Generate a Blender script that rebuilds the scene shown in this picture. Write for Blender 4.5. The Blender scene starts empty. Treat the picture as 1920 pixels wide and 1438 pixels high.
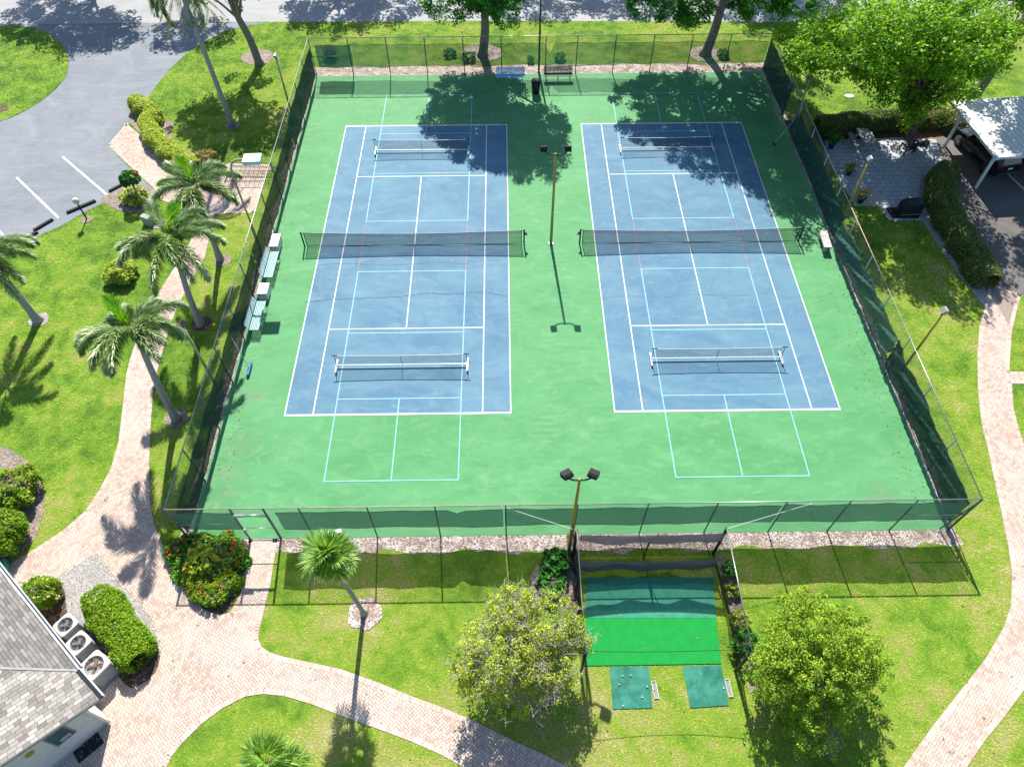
import bpy, math, random
import numpy as np
from mathutils import Vector, Matrix
from mathutils.geometry import tessellate_polygon
R = math.radians
rng = np.random.default_rng(7); random.seed(7)
SC = bpy.context.scene; COL = SC.collection

# ---------------------------------------------------------------- camera, sky, sun, exposure
CAM = (-2.62431, -31.38757, 28.72470); ROT = (0.63755, 0.0032818, -0.0127919); FPX = 1338.648
cd = bpy.data.cameras.new('camera'); cam = bpy.data.objects.new('camera', cd); COL.objects.link(cam)
cam.location = CAM; cam.rotation_euler = ROT; cd.sensor_width = 36; cd.lens = 36*FPX/1920; cd.clip_end = 2000
SC.camera = cam
SUNV = Vector((0.075, -1.02, -1.0)).normalized()
W = bpy.data.worlds.new('World'); SC.world = W; W.use_nodes = True
sky = W.node_tree.nodes.new('ShaderNodeTexSky'); sky.sky_type = 'NISHITA'; sky.sun_disc = False
sky.sun_elevation = math.asin(-SUNV.z); sky.sun_rotation = math.atan2(-SUNV.x, -SUNV.y)
sky.air_density = 1.0; sky.ozone_density = 4.0
bgn = W.node_tree.nodes['Background']; W.node_tree.links.new(sky.outputs[0], bgn.inputs[0]); bgn.inputs[1].default_value = 0.095
sd = bpy.data.lights.new('sun', 'SUN'); sun = bpy.data.objects.new('sun', sd); COL.objects.link(sun)
sd.energy = 5.0; sd.angle = R(0.5); sd.color = (1, .95, .87)
sun.rotation_euler = SUNV.to_track_quat('-Z', 'Y').to_euler(); sun.location = (0, 30, 40)
SC.view_settings.view_transform = 'Standard'; SC.view_settings.look = 'None'
SC.view_settings.exposure = 1.2; SC.view_settings.gamma = 1
SC.render.engine = 'CYCLES'; SC.cycles.max_bounces = 6; SC.cycles.transparent_max_bounces = 24
SC.cycles.use_denoising = True

_M = np.array(Matrix.Rotation(ROT[2], 3, 'Z') @ Matrix.Rotation(ROT[1], 3, 'Y') @ Matrix.Rotation(ROT[0], 3, 'X'))
_C = np.array(CAM)
def g(u, v, z=0.0):                       # the world point at height z seen at photo position (u, v)
    d = _M @ np.array([(u-960)/FPX, -(v-719)/FPX, -1.0]); t = (z-_C[2])/d[2]; q = _C+t*d
    return (float(q[0]), float(q[1]), float(z))
def gp(px, z=0.0): return [g(u, v, z) for u, v in px]

# ---------------------------------------------------------------- materials
MATS = {}
def nt(name):
    m = bpy.data.materials.new(name); m.use_nodes = True; MATS[name] = m
    T = m.node_tree; T.nodes.clear(); return m, T
def nd(T, t, **k):
    n = T.nodes.new(t)
    for a, b in k.items():
        if a.startswith('i_'):
            key = a[2:]; key = int(key) if key.isdigit() else key.replace('_', ' ')
            n.inputs[key].default_value = b
        else: setattr(n, a, b)
    return n
def lk(T, a, b): T.links.new(a, b)
def noise(T, scale, detail=4, rough=.55, dist=0, vec=None):
    n = nd(T, 'ShaderNodeTexNoise', i_Scale=scale, i_Detail=detail, i_Roughness=rough, i_Distortion=dist)
    if vec: lk(T, vec, n.inputs['Vector'])
    return n
def ramp(T, fac, stops):
    r = nd(T, 'ShaderNodeValToRGB'); lk(T, fac, r.inputs[0]); e = r.color_ramp.elements
    while len(e) < len(stops): e.new(.5)
    for el, (p, c) in zip(e, stops): el.position = p; el.color = (*c, 1) if len(c) == 3 else c
    return r
def mix(T, fac, a, b, mode='MIX'):
    m = nd(T, 'ShaderNodeMix', data_type='RGBA', blend_type=mode)
    if isinstance(fac, (int, float)): m.inputs[0].default_value = fac
    else: lk(T, fac, m.inputs[0])
    for k, c in ((6, a), (7, b)):
        if isinstance(c, tuple): m.inputs[k].default_value = (*c, 1) if len(c) == 3 else c
        else: lk(T, c, m.inputs[k])
    return m.outputs[2]
def out(T, s): o = nd(T, 'ShaderNodeOutputMaterial'); lk(T, s, o.inputs[0])
def bsdf(T, col, rough=.8, metal=0, bump=None, bs=.3, bd=.02, spec=.3):
    b = nd(T, 'ShaderNodeBsdfPrincipled'); b.inputs['Roughness'].default_value = rough
    b.inputs['Metallic'].default_value = metal; b.inputs['Specular IOR Level'].default_value = spec
    if isinstance(col, tuple): b.inputs['Base Color'].default_value = (*col, 1)
    else: lk(T, col, b.inputs['Base Color'])
    if bump is not None:
        n = nd(T, 'ShaderNodeBump', i_Strength=bs, i_Distance=bd); lk(T, bump, n.inputs['Height']); lk(T, n.outputs[0], b.inputs['Normal'])
    return b
def tc(T): return nd(T, 'ShaderNodeTexCoord').outputs['Object']
def simple(name, c, c2=None, scale=6, rough=.6, metal=0, bs=.15, bd=.01, spec=.3):
    c = tuple(x*.74 for x in c); c2 = tuple(x*.74 for x in c2) if c2 else None
    m, T = nt(name); v = tc(T); n = noise(T, scale, 6, .6, 0, v)
    c2 = c2 or tuple(x*.72 for x in c)
    r = ramp(T, n.outputs[0], [(.3, c2), (.65, c)])
    out(T, bsdf(T, r.outputs[0], rough, metal, n.outputs[0], bs, bd, spec).outputs[0]); return m
def leafmat(name, dark, mid, light, trans=.35, rough=.55, spec=.25):
    m, T = nt(name); a = nd(T, 'ShaderNodeAttribute', attribute_name='rnd')
    dark, mid, light = (tuple(x*1.45 for x in q) for q in (dark, mid, light))
    r = ramp(T, a.outputs['Fac'], [(0, dark), (.5, mid), (1, light)])
    b = bsdf(T, r.outputs[0], rough, spec=spec)
    t = nd(T, 'ShaderNodeBsdfTranslucent'); h = nd(T, 'ShaderNodeHueSaturation', i_Saturation=1.12, i_Value=1.35); lk(T, r.outputs[0], h.inputs['Color']); lk(T, h.outputs[0], t.inputs[0])
    s = nd(T, 'ShaderNodeMixShader', i_0=trans); lk(T, b.outputs[0], s.inputs[1]); lk(T, t.outputs[0], s.inputs[2])
    out(T, s.outputs[0]); return m

# lawn soil and thatch under the blades
m, T = nt('lawn'); v = tc(T)
n1 = noise(T, .16, 4, .6, .4, v); n2 = noise(T, 1.1, 5, .65, .2, v); n3 = noise(T, 14, 4, .7, 0, v)
GREEN = [(.30, (.045, .150, .006)), (.44, (.105, .260, .008)), (.57, (.190, .320, .022)), (.70, (.28, .31, .07)), (.85, (.38, .35, .15))]
def lawncol(T, v):
    n1 = noise(T, .13, 3, .6, .5, v); n2 = noise(T, .9, 5, .7, .3, v)
    a = nd(T, 'ShaderNodeMath', operation='MULTIPLY_ADD', i_1=1.15); lk(T, n2.outputs[0], a.inputs[0])
    b = nd(T, 'ShaderNodeMath', operation='MULTIPLY_ADD', i_1=.85, i_2=-.495); lk(T, n1.outputs[0], b.inputs[0]); lk(T, b.outputs[0], a.inputs[2])
    s = nd(T, 'ShaderNodeSeparateXYZ'); lk(T, v, s.inputs[0])      # the southern lawn is drier
    mr = nd(T, 'ShaderNodeMapRange', i_1=-18.0, i_2=-26.0, i_3=-.02, i_4=.105); lk(T, s.outputs[1], mr.inputs[0])
    c = nd(T, 'ShaderNodeMath', operation='ADD'); lk(T, a.outputs[0], c.inputs[0]); lk(T, mr.outputs[0], c.inputs[1])
    return c.outputs[0]
f = lawncol(T, v); r = ramp(T, f, GREEN)
c = mix(T, n3.outputs[0], r.outputs[0], (.10, .10, .03)); out(T, bsdf(T, c, .95, 0, n3.outputs[0], .8, .05, .1).outputs[0])
m, T = nt('grass_blade'); v = tc(T); a = nd(T, 'ShaderNodeAttribute', attribute_name='rnd')
f = lawncol(T, v); ad = nd(T, 'ShaderNodeMath', operation='MULTIPLY_ADD', i_1=.28); lk(T, a.outputs['Fac'], ad.inputs[0])
sb = nd(T, 'ShaderNodeMath', operation='SUBTRACT', i_1=.14); lk(T, f, sb.inputs[0]); lk(T, sb.outputs[0], ad.inputs[2])
r = ramp(T, ad.outputs[0], [(.30, (.060, .210, .006)), (.43, (.170, .440, .010)), (.56, (.350, .560, .024)), (.72, (.54, .58, .13)), (.90, (.64, .60, .28))])
b = bsdf(T, r.outputs[0], .6, spec=.25); t = nd(T, 'ShaderNodeBsdfTranslucent'); lk(T, r.outputs[0], t.inputs[0])
s = nd(T, 'ShaderNodeMixShader', i_0=.35); lk(T, b.outputs[0], s.inputs[1]); lk(T, t.outputs[0], s.inputs[2]); out(T, s.outputs[0])

def court(name, base, pale, dark, dirt, spots=()):
    m, T = nt(name); v = tc(T)
    mp = nd(T, 'ShaderNodeMapping'); mp.inputs['Scale'].default_value = (.55, 1.0, 1); lk(T, v, mp.inputs[0])
    n1 = noise(T, .35, 5, .6, 1.6, mp.outputs[0]); n2 = noise(T, 1.5, 9, .74, 1.1, mp.outputs[0]); n3 = noise(T, 30, 3, .6, 0, v)
    mp2 = nd(T, 'ShaderNodeMapping'); mp2.inputs['Scale'].default_value = (.45, 1.9, 1); mp2.inputs['Rotation'].default_value = (0, 0, .09); lk(T, v, mp2.inputs[0])
    n4 = noise(T, 2.6, 9, .78, .5, mp2.outputs[0])
    c1 = ramp(T, n1.outputs[0], [(.32, dark), (.62, base)]).outputs[0]
    st = ramp(T, n2.outputs[0], [(.50, (0, 0, 0)), (.76, (.6, .6, .6))])
    c2 = mix(T, st.outputs[0], c1, pale)
    st2 = ramp(T, n4.outputs[0], [(.50, (0, 0, 0)), (.8, (.38, .38, .38))])
    c3 = mix(T, st2.outputs[0], c2, pale)
    st3 = ramp(T, noise(T, .9, 7, .75, .6, v).outputs[0], [(.62, (0, 0, 0)), (.80, (.45, .45, .45))])
    c4 = mix(T, st3.outputs[0], c3, dirt)
    wv = nd(T, 'ShaderNodeTexWave', wave_type='RINGS', i_Scale=.9, i_Distortion=3.0, i_Detail=5.0, i_Detail_Scale=1.6); mp3 = nd(T, 'ShaderNodeMapping'); mp3.inputs['Location'].default_value = (-.6, 15.5, 0); lk(T, v, mp3.inputs[0]); lk(T, mp3.outputs[0], wv.inputs['Vector'])
    mk = ramp(T, noise(T, .45, 4, .6, .5, v).outputs[0], [(.48, (0, 0, 0)), (.66, (.28, .28, .28))]); ar = mix(T, 1.0, ramp(T, wv.outputs['Fac'], [(.62, (0, 0, 0)), (.95, (1, 1, 1))]).outputs[0], mk.outputs[0], 'MULTIPLY')
    sx_ = nd(T, 'ShaderNodeSeparateXYZ'); lk(T, v, sx_.inputs[0]); ab = nd(T, 'ShaderNodeMath', operation='ABSOLUTE'); lk(T, sx_.outputs[0], ab.inputs[0]); mm = nd(T, 'ShaderNodeMapRange', i_1=3.4, i_2=1.2, i_3=0.0, i_4=1.0); lk(T, ab.outputs[0], mm.inputs[0])
    ar = mix(T, 1.0, ar, mm.outputs[0], 'MULTIPLY'); c4 = mix(T, ar, c4, pale)
    for sx, sy, sr in spots:
        d = nd(T, 'ShaderNodeVectorMath', operation='DISTANCE'); d.inputs[1].default_value = (sx, sy, 0); lk(T, v, d.inputs[0])
        mr = nd(T, 'ShaderNodeMapRange', i_1=sr, i_2=.1, i_3=0.0, i_4=1.0); lk(T, d.outputs['Value'], mr.inputs[0])
        sm = mix(T, 1.0, mr.outputs[0], ramp(T, n2.outputs[0], [(.42, (0, 0, 0)), (.62, (.8, .8, .8))]).outputs[0], 'MULTIPLY'); c4 = mix(T, sm, c4, (.135, .165, .115))
    c5 = mix(T, .12, c4, n3.outputs[1], 'OVERLAY')
    out(T, bsdf(T, c5, .75, 0, n3.outputs[0], .15, .004, .25).outputs[0])
court('court_green', (.068, .232, .090), (.145, .305, .155), (.046, .192, .066), (.105, .19, .105), [(-15.3, -10.5, 1.0), (-15.2, -13.6, 1.1), (-15.6, -15.6, 1.3), (13.9, -16.8, 1.2)])
court('court_blue', (.078, .170, .232), (.145, .240, .295), (.048, .122, .195), (.060, .11, .185))
simple('line_white', (.80, .80, .78), (.62, .62, .60), 9, .7)
simple('line_cyan', (.30, .66, .74), (.22, .55, .66), 9, .7)
simple('line_red', (.42, .16, .17), (.28, .17, .24), 4, .7)
simple('parking_white', (.72, .72, .70), (.55, .55, .54), 12, .7)

def asphalt(name, a, b, blot, bscale):
    m, T = nt(name); v = tc(T); n1 = noise(T, .35, 6, .65, 1.4, v); n2 = noise(T, 45, 2, .6, 0, v); n3 = noise(T, 2.6, 6, .7, 1.0, v)
    mp = nd(T, 'ShaderNodeMapping'); mp.inputs['Scale'].default_value = (.3, 2.4, 1); mp.inputs['Rotation'].default_value = (0, 0, 1.0); lk(T, v, mp.inputs[0])
    n4 = noise(T, 1.2, 6, .7, 1.2, mp.outputs[0])
    c = ramp(T, n1.outputs[0], [(.3, a), (.7, b)]).outputs[0]
    c = mix(T, ramp(T, n4.outputs[0], [(.5, (0, 0, 0)), (.8, (.5, .5, .5))]).outputs[0], c, blot)
    c = mix(T, ramp(T, n3.outputs[0], [(.56, (0, 0, 0)), (.8, (.35, .35, .35))]).outputs[0], c, blot)
    c = mix(T, .3, c, n2.outputs[0], 'OVERLAY')
    out(T, bsdf(T, c, .85, 0, n2.outputs[0], .35, .008, .2).outputs[0])
asphalt('asphalt', (.130, .146, .164), (.185, .200, .218), (.27, .28, .29), 1)
asphalt('road', (.215, .22, .225), (.29, .29, .29), (.35, .35, .345), 1)
asphalt('asphalt_old', (.085, .078, .074), (.125, .116, .108), (.18, .168, .155), 1)

def pebbles(name, cols, scale, dirt, amt=.45):
    cols = [(p, tuple(x*.78 for x in c)) for p, c in cols]; dirt = tuple(x*.78 for x in dirt)
    m, T = nt(name); v = tc(T)
    vo = nd(T, 'ShaderNodeTexVoronoi', i_Scale=scale); lk(T, v, vo.inputs['Vector'])
    sp = nd(T, 'ShaderNodeSeparateColor'); lk(T, vo.outputs['Color'], sp.inputs[0])
    c = ramp(T, sp.outputs[0], cols).outputs[0]
    n = noise(T, 1.6, 6, .7, .5, v); c = mix(T, ramp(T, n.outputs[0], [(.42, (0, 0, 0)), (.7, (1, 1, 1))]).outputs[0], c, dirt)
    n2 = noise(T, 18, 5, .8, 0, v); c = mix(T, ramp(T, n2.outputs[0], [(.5, (0, 0, 0)), (.72, (.7, .7, .7))]).outputs[0], c, dirt)
    out(T, bsdf(T, c, .9, 0, vo.outputs['Distance'], 1, .03, .2).outputs[0])
pebbles('gravel', [(0, (.12, .08, .06)), (.3, (.40, .33, .28)), (.6, (.58, .50, .44)), (1, (.80, .76, .70))], 17, (.22, .14, .10))
pebbles('gravel_grey', [(0, (.18, .17, .16)), (.4, (.36, .34, .32)), (1, (.58, .56, .54))], 22, (.34, .31, .28))
pebbles('mulch', [(0, (.045, .028, .020)), (.5, (.13, .085, .06)), (1, (.27, .19, .14))], 14, (.08, .05, .035))
pebbles('dry_mulch', [(0, (.15, .11, .085)), (.5, (.30, .24, .20)), (1, (.46, .39, .34))], 16, (.20, .16, .13))
pebbles('mulch_red', [(0, (.12, .05, .03)), (.5, (.32, .15, .09)), (1, (.45, .28, .18))], 16, (.25, .12, .07))
# pavers: one colour per brick from the attribute
m, T = nt('paver'); v = tc(T); a = nd(T, 'ShaderNodeAttribute', attribute_name='rnd'); n = noise(T, .5, 4, .6, .3, v)
c = ramp(T, a.outputs['Fac'], [(0, (.36, .245, .205)), (.3, (.41, .305, .245)), (.6, (.44, .36, .295)), (.85, (.48, .41, .335)), (1, (.42, .365, .315))]).outputs[0]
n2 = noise(T, 30, 4, .7, 0, v); c = mix(T, .25, c, n2.outputs[0], 'OVERLAY')
c = mix(T, ramp(T, n.outputs[0], [(.45, (0, 0, 0)), (.75, (.6, .6, .6))]).outputs[0], c, (.56, .50, .42))
n9 = noise(T, .8, 4, .65, .8, v); c = mix(T, ramp(T, n9.outputs[0], [(.52, (0, 0, 0)), (.72, (.45, .45, .45))]).outputs[0], c, (.42, .27, .225))
out(T, bsdf(T, c, .85, 0, n2.outputs[0], .3, .005, .2).outputs[0])
simple('paver_joint', (.36, .28, .235), (.26, .20, .17), 12, .95)
m, T = nt('patio_slab'); v = tc(T)
br = nd(T, 'ShaderNodeTexBrick', offset=0.5, i_Scale=1.0, i_Color1=(.30, .325, .36, 1), i_Color2=(.38, .40, .43, 1), i_Mortar=(.07, .07, .065, 1))
br.inputs['Mortar Size'].default_value = .014; br.inputs['Brick Width'].default_value = .6; br.inputs['Row Height'].default_value = .4
lk(T, v, br.inputs['Vector']); n = noise(T, 3, 6, .7, 0, v); c = mix(T, .35, br.outputs[0], n.outputs[0], 'OVERLAY')
out(T, bsdf(T, c, .85, 0, n.outputs[0], .2, .01).outputs[0])
simple('patio_pale', (.52, .50, .47), (.40, .38, .36), 5, .85)
# roof
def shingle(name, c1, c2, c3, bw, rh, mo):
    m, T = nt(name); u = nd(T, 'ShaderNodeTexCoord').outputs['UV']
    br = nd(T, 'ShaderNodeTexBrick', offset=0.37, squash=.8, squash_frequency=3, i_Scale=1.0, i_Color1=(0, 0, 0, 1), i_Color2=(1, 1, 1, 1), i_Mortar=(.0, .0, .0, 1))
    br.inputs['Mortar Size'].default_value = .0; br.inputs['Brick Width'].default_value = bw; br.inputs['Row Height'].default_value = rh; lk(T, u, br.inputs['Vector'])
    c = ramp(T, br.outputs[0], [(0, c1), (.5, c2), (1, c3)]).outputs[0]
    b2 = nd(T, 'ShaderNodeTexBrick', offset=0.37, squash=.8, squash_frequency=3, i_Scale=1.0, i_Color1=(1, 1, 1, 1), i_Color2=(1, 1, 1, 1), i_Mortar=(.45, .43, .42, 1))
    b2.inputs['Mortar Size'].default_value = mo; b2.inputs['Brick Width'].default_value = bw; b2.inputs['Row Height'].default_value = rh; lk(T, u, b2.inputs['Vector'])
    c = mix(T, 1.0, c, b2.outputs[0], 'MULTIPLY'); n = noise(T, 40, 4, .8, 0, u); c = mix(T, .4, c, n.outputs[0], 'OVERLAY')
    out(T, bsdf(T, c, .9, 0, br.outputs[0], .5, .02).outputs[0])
shingle('shingle_dim_slope', (.12, .11, .10), (.17, .158, .145), (.23, .215, .20), .42, .12, .012)  # upper slope: its duller look in the sun put into a darker colour
shingle('shingle', (.17, .15, .13), (.28, .26, .235), (.40, .37, .335), .30, .14, .010)  # lower slope: paler copy, colour offsets its tilt away from the sun
simple('white_wall', (.72, .71, .70), (.62, .61, .60), 3, .8)
simple('white_trim', (.78, .78, .77), (.62, .62, .62), 5, .5)
simple('white_plastic', (.80, .79, .76), (.66, .65, .60), 7, .5)
simple('white_metal', (.78, .80, .80), (.66, .68, .68), 5, .4)
simple('ac_white', (.60, .60, .55), (.48, .48, .44), 8, .5)
simple('dark_metal', (.025, .027, .03), (.04, .04, .042), 20, .45, .2)
simple('black', (.006, .006, .007), (.012, .012, .013), 20, .75)
simple('black_rubber', (.018, .018, .018), (.03, .03, .03), 20, .8)
simple('galvanised', (.42, .44, .46), (.30, .31, .33), 16, .38, .6)
simple('rail_rust', (.40, .22, .17), (.50, .42, .38), 5, .6, .2)
simple('post_grey', (.16, .19, .21), (.10, .12, .14), 16, .5, .4)
simple('pole_yellow', (.50, .38, .06), (.36, .26, .05), 7, .5)
simple('pole_green', (.03, .12, .07), (.02, .08, .05), 9, .5)
simple('pole_tan', (.46, .42, .26), (.36, .33, .2), 9, .5)
simple('bench_teal', (.36, .56, .58), (.26, .44, .46), 9, .5)
simple('bench_shade_blue', (.25, .72, 1.0), (.2, .6, .9), 9, .4)  # teal-white bench; blue cast of the tree shade put into its colour
simple('bench_green', (.02, .12, .10), (.015, .09, .08), 9, .5)
simple('concrete', (.50, .49, .46), (.38, .37, .35), 8, .85)
simple('concrete_grey', (.28, .29, .31), (.20, .21, .22), 9, .85)
simple('lamp_lens', (.55, .56, .55), (.45, .46, .45), 9, .25)
simple('lamp_body', (.30, .31, .32), (.2, .21, .22), 9, .4, .3)
simple('lamp_mint', (.62, .80, .74), (.5, .7, .64), 6, .5)
simple('bark', (.34, .30, .26), (.16, .13, .11), 9, .95, 0, .8, .04)
simple('bark_dark', (.15, .12, .10), (.07, .055, .045), 9, .95, 0, .8, .04)
simple('bark_pale', (.50, .46, .42), (.32, .29, .26), 12, .9, 0, .5, .02)
simple('crownshaft', (.14, .34, .05), (.10, .24, .04), 5, .5)
simple('dead_frond', (.40, .22, .12), (.26, .14, .08), 9, .9)
simple('turf_dark', (.018, .150, .105), (.03, .21, .14), 30, .95, 0, .6, .02)
simple('turf_mid', (.055, .30, .19), (.035, .22, .14), 3, .95, 0, .6, .02)
simple('turf_bright', (.006, .30, .045), (.004, .25, .038), 3, .95, 0, .7, .02)
simple('mat_teal', (.005, .12, .075), (.05, .27, .20), 1.6, .8, 0, .3, .01)
simple('golf_ball', (.85, .85, .84), None, 30, .3)
simple('blue_paint', (.04, .14, .42), (.03, .1, .3), 8, .4)
simple('blue_pot', (.02, .04, .22), (.015, .03, .14), 8, .2)
simple('green_pot', (.015, .06, .05), (.01, .04, .03), 8, .4)
simple('stone', (.42, .42, .40), (.30, .30, .29), 7, .9)
simple('car_paint', (.018, .020, .021), (.016, .018, .019), 2, .18, .3, 0, 0, .6)
simple('car_paint_light', (.05, .05, .055), None, 2, .2, .3, 0, 0, .6)
simple('car_glass', (.006, .008, .010), None, 2, .05, 0, 0, 0, .8)
simple('tail_red', (.28, .01, .008), None, 5, .2)
simple('chrome', (.55, .56, .58), None, 5, .15, .9)
simple('pane', (.045, .10, .12), (.07, .15, .17), 2, .12)
simple('pane_dark', (.02, .035, .04), (.03, .06, .06), 2, .12)
simple('gold', (.45, .38, .06), None, 8, .5)
simple('cover_black', (.010, .014, .018), (.02, .026, .03), 6, .55, 0, .8, .03)
simple('wood', (.20, .13, .08), None, 8, .7)
simple('mint_plastic', (.10, .42, .34), (.08, .34, .28), 8, .4)
simple('rust_fan', (.36, .17, .10), (.24, .12, .07), 12, .7)
simple('fan_dark', (.05, .055, .06), (.09, .095, .10), 12, .5, .3)
simple('manhole', (.62, .62, .62), (.48, .48, .48), 8, .7)
simple('flower_red', (.62, .035, .018), (.70, .12, .03), 12, .6)
simple('flower_yellow', (.75, .38, .02), (.60, .42, .02), 12, .6)
# leaves
leafmat('leaf_tree', (.018, .085, .010), (.062, .205, .014), (.16, .33, .022))
leafmat('leaf_far', (.014, .075, .016), (.040, .150, .020), (.095, .24, .022))
leafmat('leaf_bright', (.028, .088, .005), (.105, .220, .007), (.25, .37, .016), .4)
leafmat('leaf_sparse', (.10, .160, .012), (.22, .28, .022), (.40, .41, .07), .35)
leafmat('leaf_bushy', (.045, .110, .008), (.145, .230, .014), (.30, .36, .035), .35)
leafmat('leaf_hedge', (.030, .085, .003), (.105, .200, .005), (.26, .34, .012), .3)
leafmat('leaf_yellow', (.11, .19, .02), (.27, .34, .04), (.48, .46, .12), .35)
leafmat('leaf_olive', (.030, .060, .016), (.075, .115, .022), (.19, .19, .045), .25)
leafmat('leaf_redhedge', (.035, .075, .02), (.11, .13, .04), (.24, .15, .08), .25)
leafmat('leaf_deep', (.008, .050, .010), (.025, .120, .014), (.075, .24, .02), .3)
leafmat('leaf_variegated', (.05, .10, .02), (.22, .20, .05), (.42, .22, .08), .3)
leafmat('leaf_bed', (.012, .070, .008), (.050, .185, .012), (.17, .33, .02), .3)
leafmat('frond', (.020, .062, .013), (.078, .150, .034), (.33, .38, .20), .25, .35, .6)
leafmat('frond_new', (.035, .12, .008), (.085, .23, .012), (.18, .33, .018), .4, .4, .5)
leafmat('frond_fan', (.03, .09, .012), (.095, .20, .022), (.28, .36, .10), .4, .4, .4)
leafmat('frond_dry', (.30, .20, .06), (.48, .38, .16), (.60, .55, .34), .3, .8, .1)
leafmat('leaf_litter', (.07, .05, .02), (.16, .11, .04), (.28, .22, .10), .1, .8, .1)
leafmat('flower_petal', (.45, .012, .010), (.66, .045, .018), (.78, .16, .05), .3)

def screenmat(name, col, opac, light=None, mode='wave', fold=None):
    m, T = nt(name); v = tc(T); n = noise(T, 1.5, 6, .7, .8, v)
    c = mix(T, n.outputs[0], tuple(x*.8 for x in col), tuple(x*1.2 for x in col))
    if fold:
        u = nd(T, 'ShaderNodeTexCoord').outputs['UV']
        mp = nd(T, 'ShaderNodeMapping'); mp.inputs['Scale'].default_value = fold; lk(T, u, mp.inputs[0])
        nf = noise(T, 1, 5, .6, 1.3, mp.outputs[0])
    b = bsdf(T, c, .8, spec=.15)
    t = nd(T, 'ShaderNodeBsdfTranslucent'); lk(T, c, t.inputs[0])
    s1 = nd(T, 'ShaderNodeMixShader', i_0=.3); lk(T, b.outputs[0], s1.inputs[1]); lk(T, t.outputs[0], s1.inputs[2])
    tr = nd(T, 'ShaderNodeBsdfTransparent'); s = nd(T, 'ShaderNodeMixShader')
    n2 = noise(T, 60, 2, .5, 0, v)
    mr = nd(T, 'ShaderNodeMapRange', i_3=opac-.1, i_4=opac+.1); lk(T, n2.outputs[0], mr.inputs[0])
    lk(T, mr.outputs[0], s.inputs[0]); lk(T, tr.outputs[0], s.inputs[1]); lk(T, s1.outputs[0], s.inputs[2]); out(T, s.outputs[0])
screenmat('windscreen', (.012, .082, .060), .80)
screenmat('windscreen_dark', (.018, .062, .052), .96)
screenmat('windscreen_thin', (.014, .105, .070), .42)
screenmat('windscreen_brown', (.024, .052, .036), .90)
screenmat('windscreen_pale', (.045, .115, .095), .93)
screenmat('cage_net', (.012, .012, .014), .42)
screenmat('cage_cloth', (.075, .08, .12), .86)
def wiremat(name, col, pitch, wire, diag=True, metal=.4):           # woven wire or cord with real open cells (UV in metres)
    m, T = nt(name); u = nd(T, 'ShaderNodeTexCoord').outputs['UV']
    mp = nd(T, 'ShaderNodeMapping'); mp.inputs['Rotation'].default_value = (0, 0, R(45) if diag else 0); mp.inputs['Scale'].default_value = (1/pitch,)*3
    lk(T, u, mp.inputs[0]); sp = nd(T, 'ShaderNodeSeparateXYZ'); lk(T, mp.outputs[0], sp.inputs[0]); ms = []
    for k in (0, 1):
        f = nd(T, 'ShaderNodeMath', operation='FRACT'); lk(T, sp.outputs[k], f.inputs[0])
        l = nd(T, 'ShaderNodeMath', operation='LESS_THAN', i_1=wire/pitch); lk(T, f.outputs[0], l.inputs[0]); ms.append(l)
    mx = nd(T, 'ShaderNodeMath', operation='MAXIMUM'); lk(T, ms[0].outputs[0], mx.inputs[0]); lk(T, ms[1].outputs[0], mx.inputs[1])
    b = bsdf(T, col, .5, metal); tr = nd(T, 'ShaderNodeBsdfTransparent'); s = nd(T, 'ShaderNodeMixShader')
    lk(T, mx.outputs[0], s.inputs[0]); lk(T, tr.outputs[0], s.inputs[1]); lk(T, b.outputs[0], s.inputs[2]); out(T, s.outputs[0])
wiremat('chain_link', (.16, .165, .17), .09, .010)
simple('windscreen_hem', (.008, .04, .03))
wiremat('net_cord', (.012, .012, .014), .045, .0145, False, 0)
wiremat('net_cord_dense', (.012, .012, .014), .045, .0165, False, 0)
wiremat('pickle_cord', (.012, .012, .014), .04, .0060, False, 0)

# ---------------------------------------------------------------- mesh helpers
def link(o, parent=None):
    COL.objects.link(o)
    if parent: o.parent = parent
    return o
def tag(o, label=None, cat=None, group=None, kind=None):
    for k, v in (('label', label), ('category', cat), ('group', group), ('kind', kind)):
        if v: o[k] = v
    return o
def thing(name, label, cat, loc=(0, 0, 0), rz=0, group=None, rot=None):
    o = bpy.data.objects.new(name, None); COL.objects.link(o); o.empty_display_size = .2
    o.location = loc; o.rotation_euler = rot or (0, 0, rz); return tag(o, label, cat, group)
def kids(o): return [c for c in COL.objects if c.parent == o]
def dup(o, loc=None, rz=None, label=None, parent=None, scale=None):
    c = o.copy(); COL.objects.link(c); c.parent = parent
    if loc is not None: c.location = loc
    if rz is not None: c.rotation_euler = (0, 0, rz)
    if label: c['label'] = label
    if scale: c.scale = (scale,)*3 if not isinstance(scale, tuple) else scale
    for k in kids(o): dup(k, parent=c)
    return c
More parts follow.
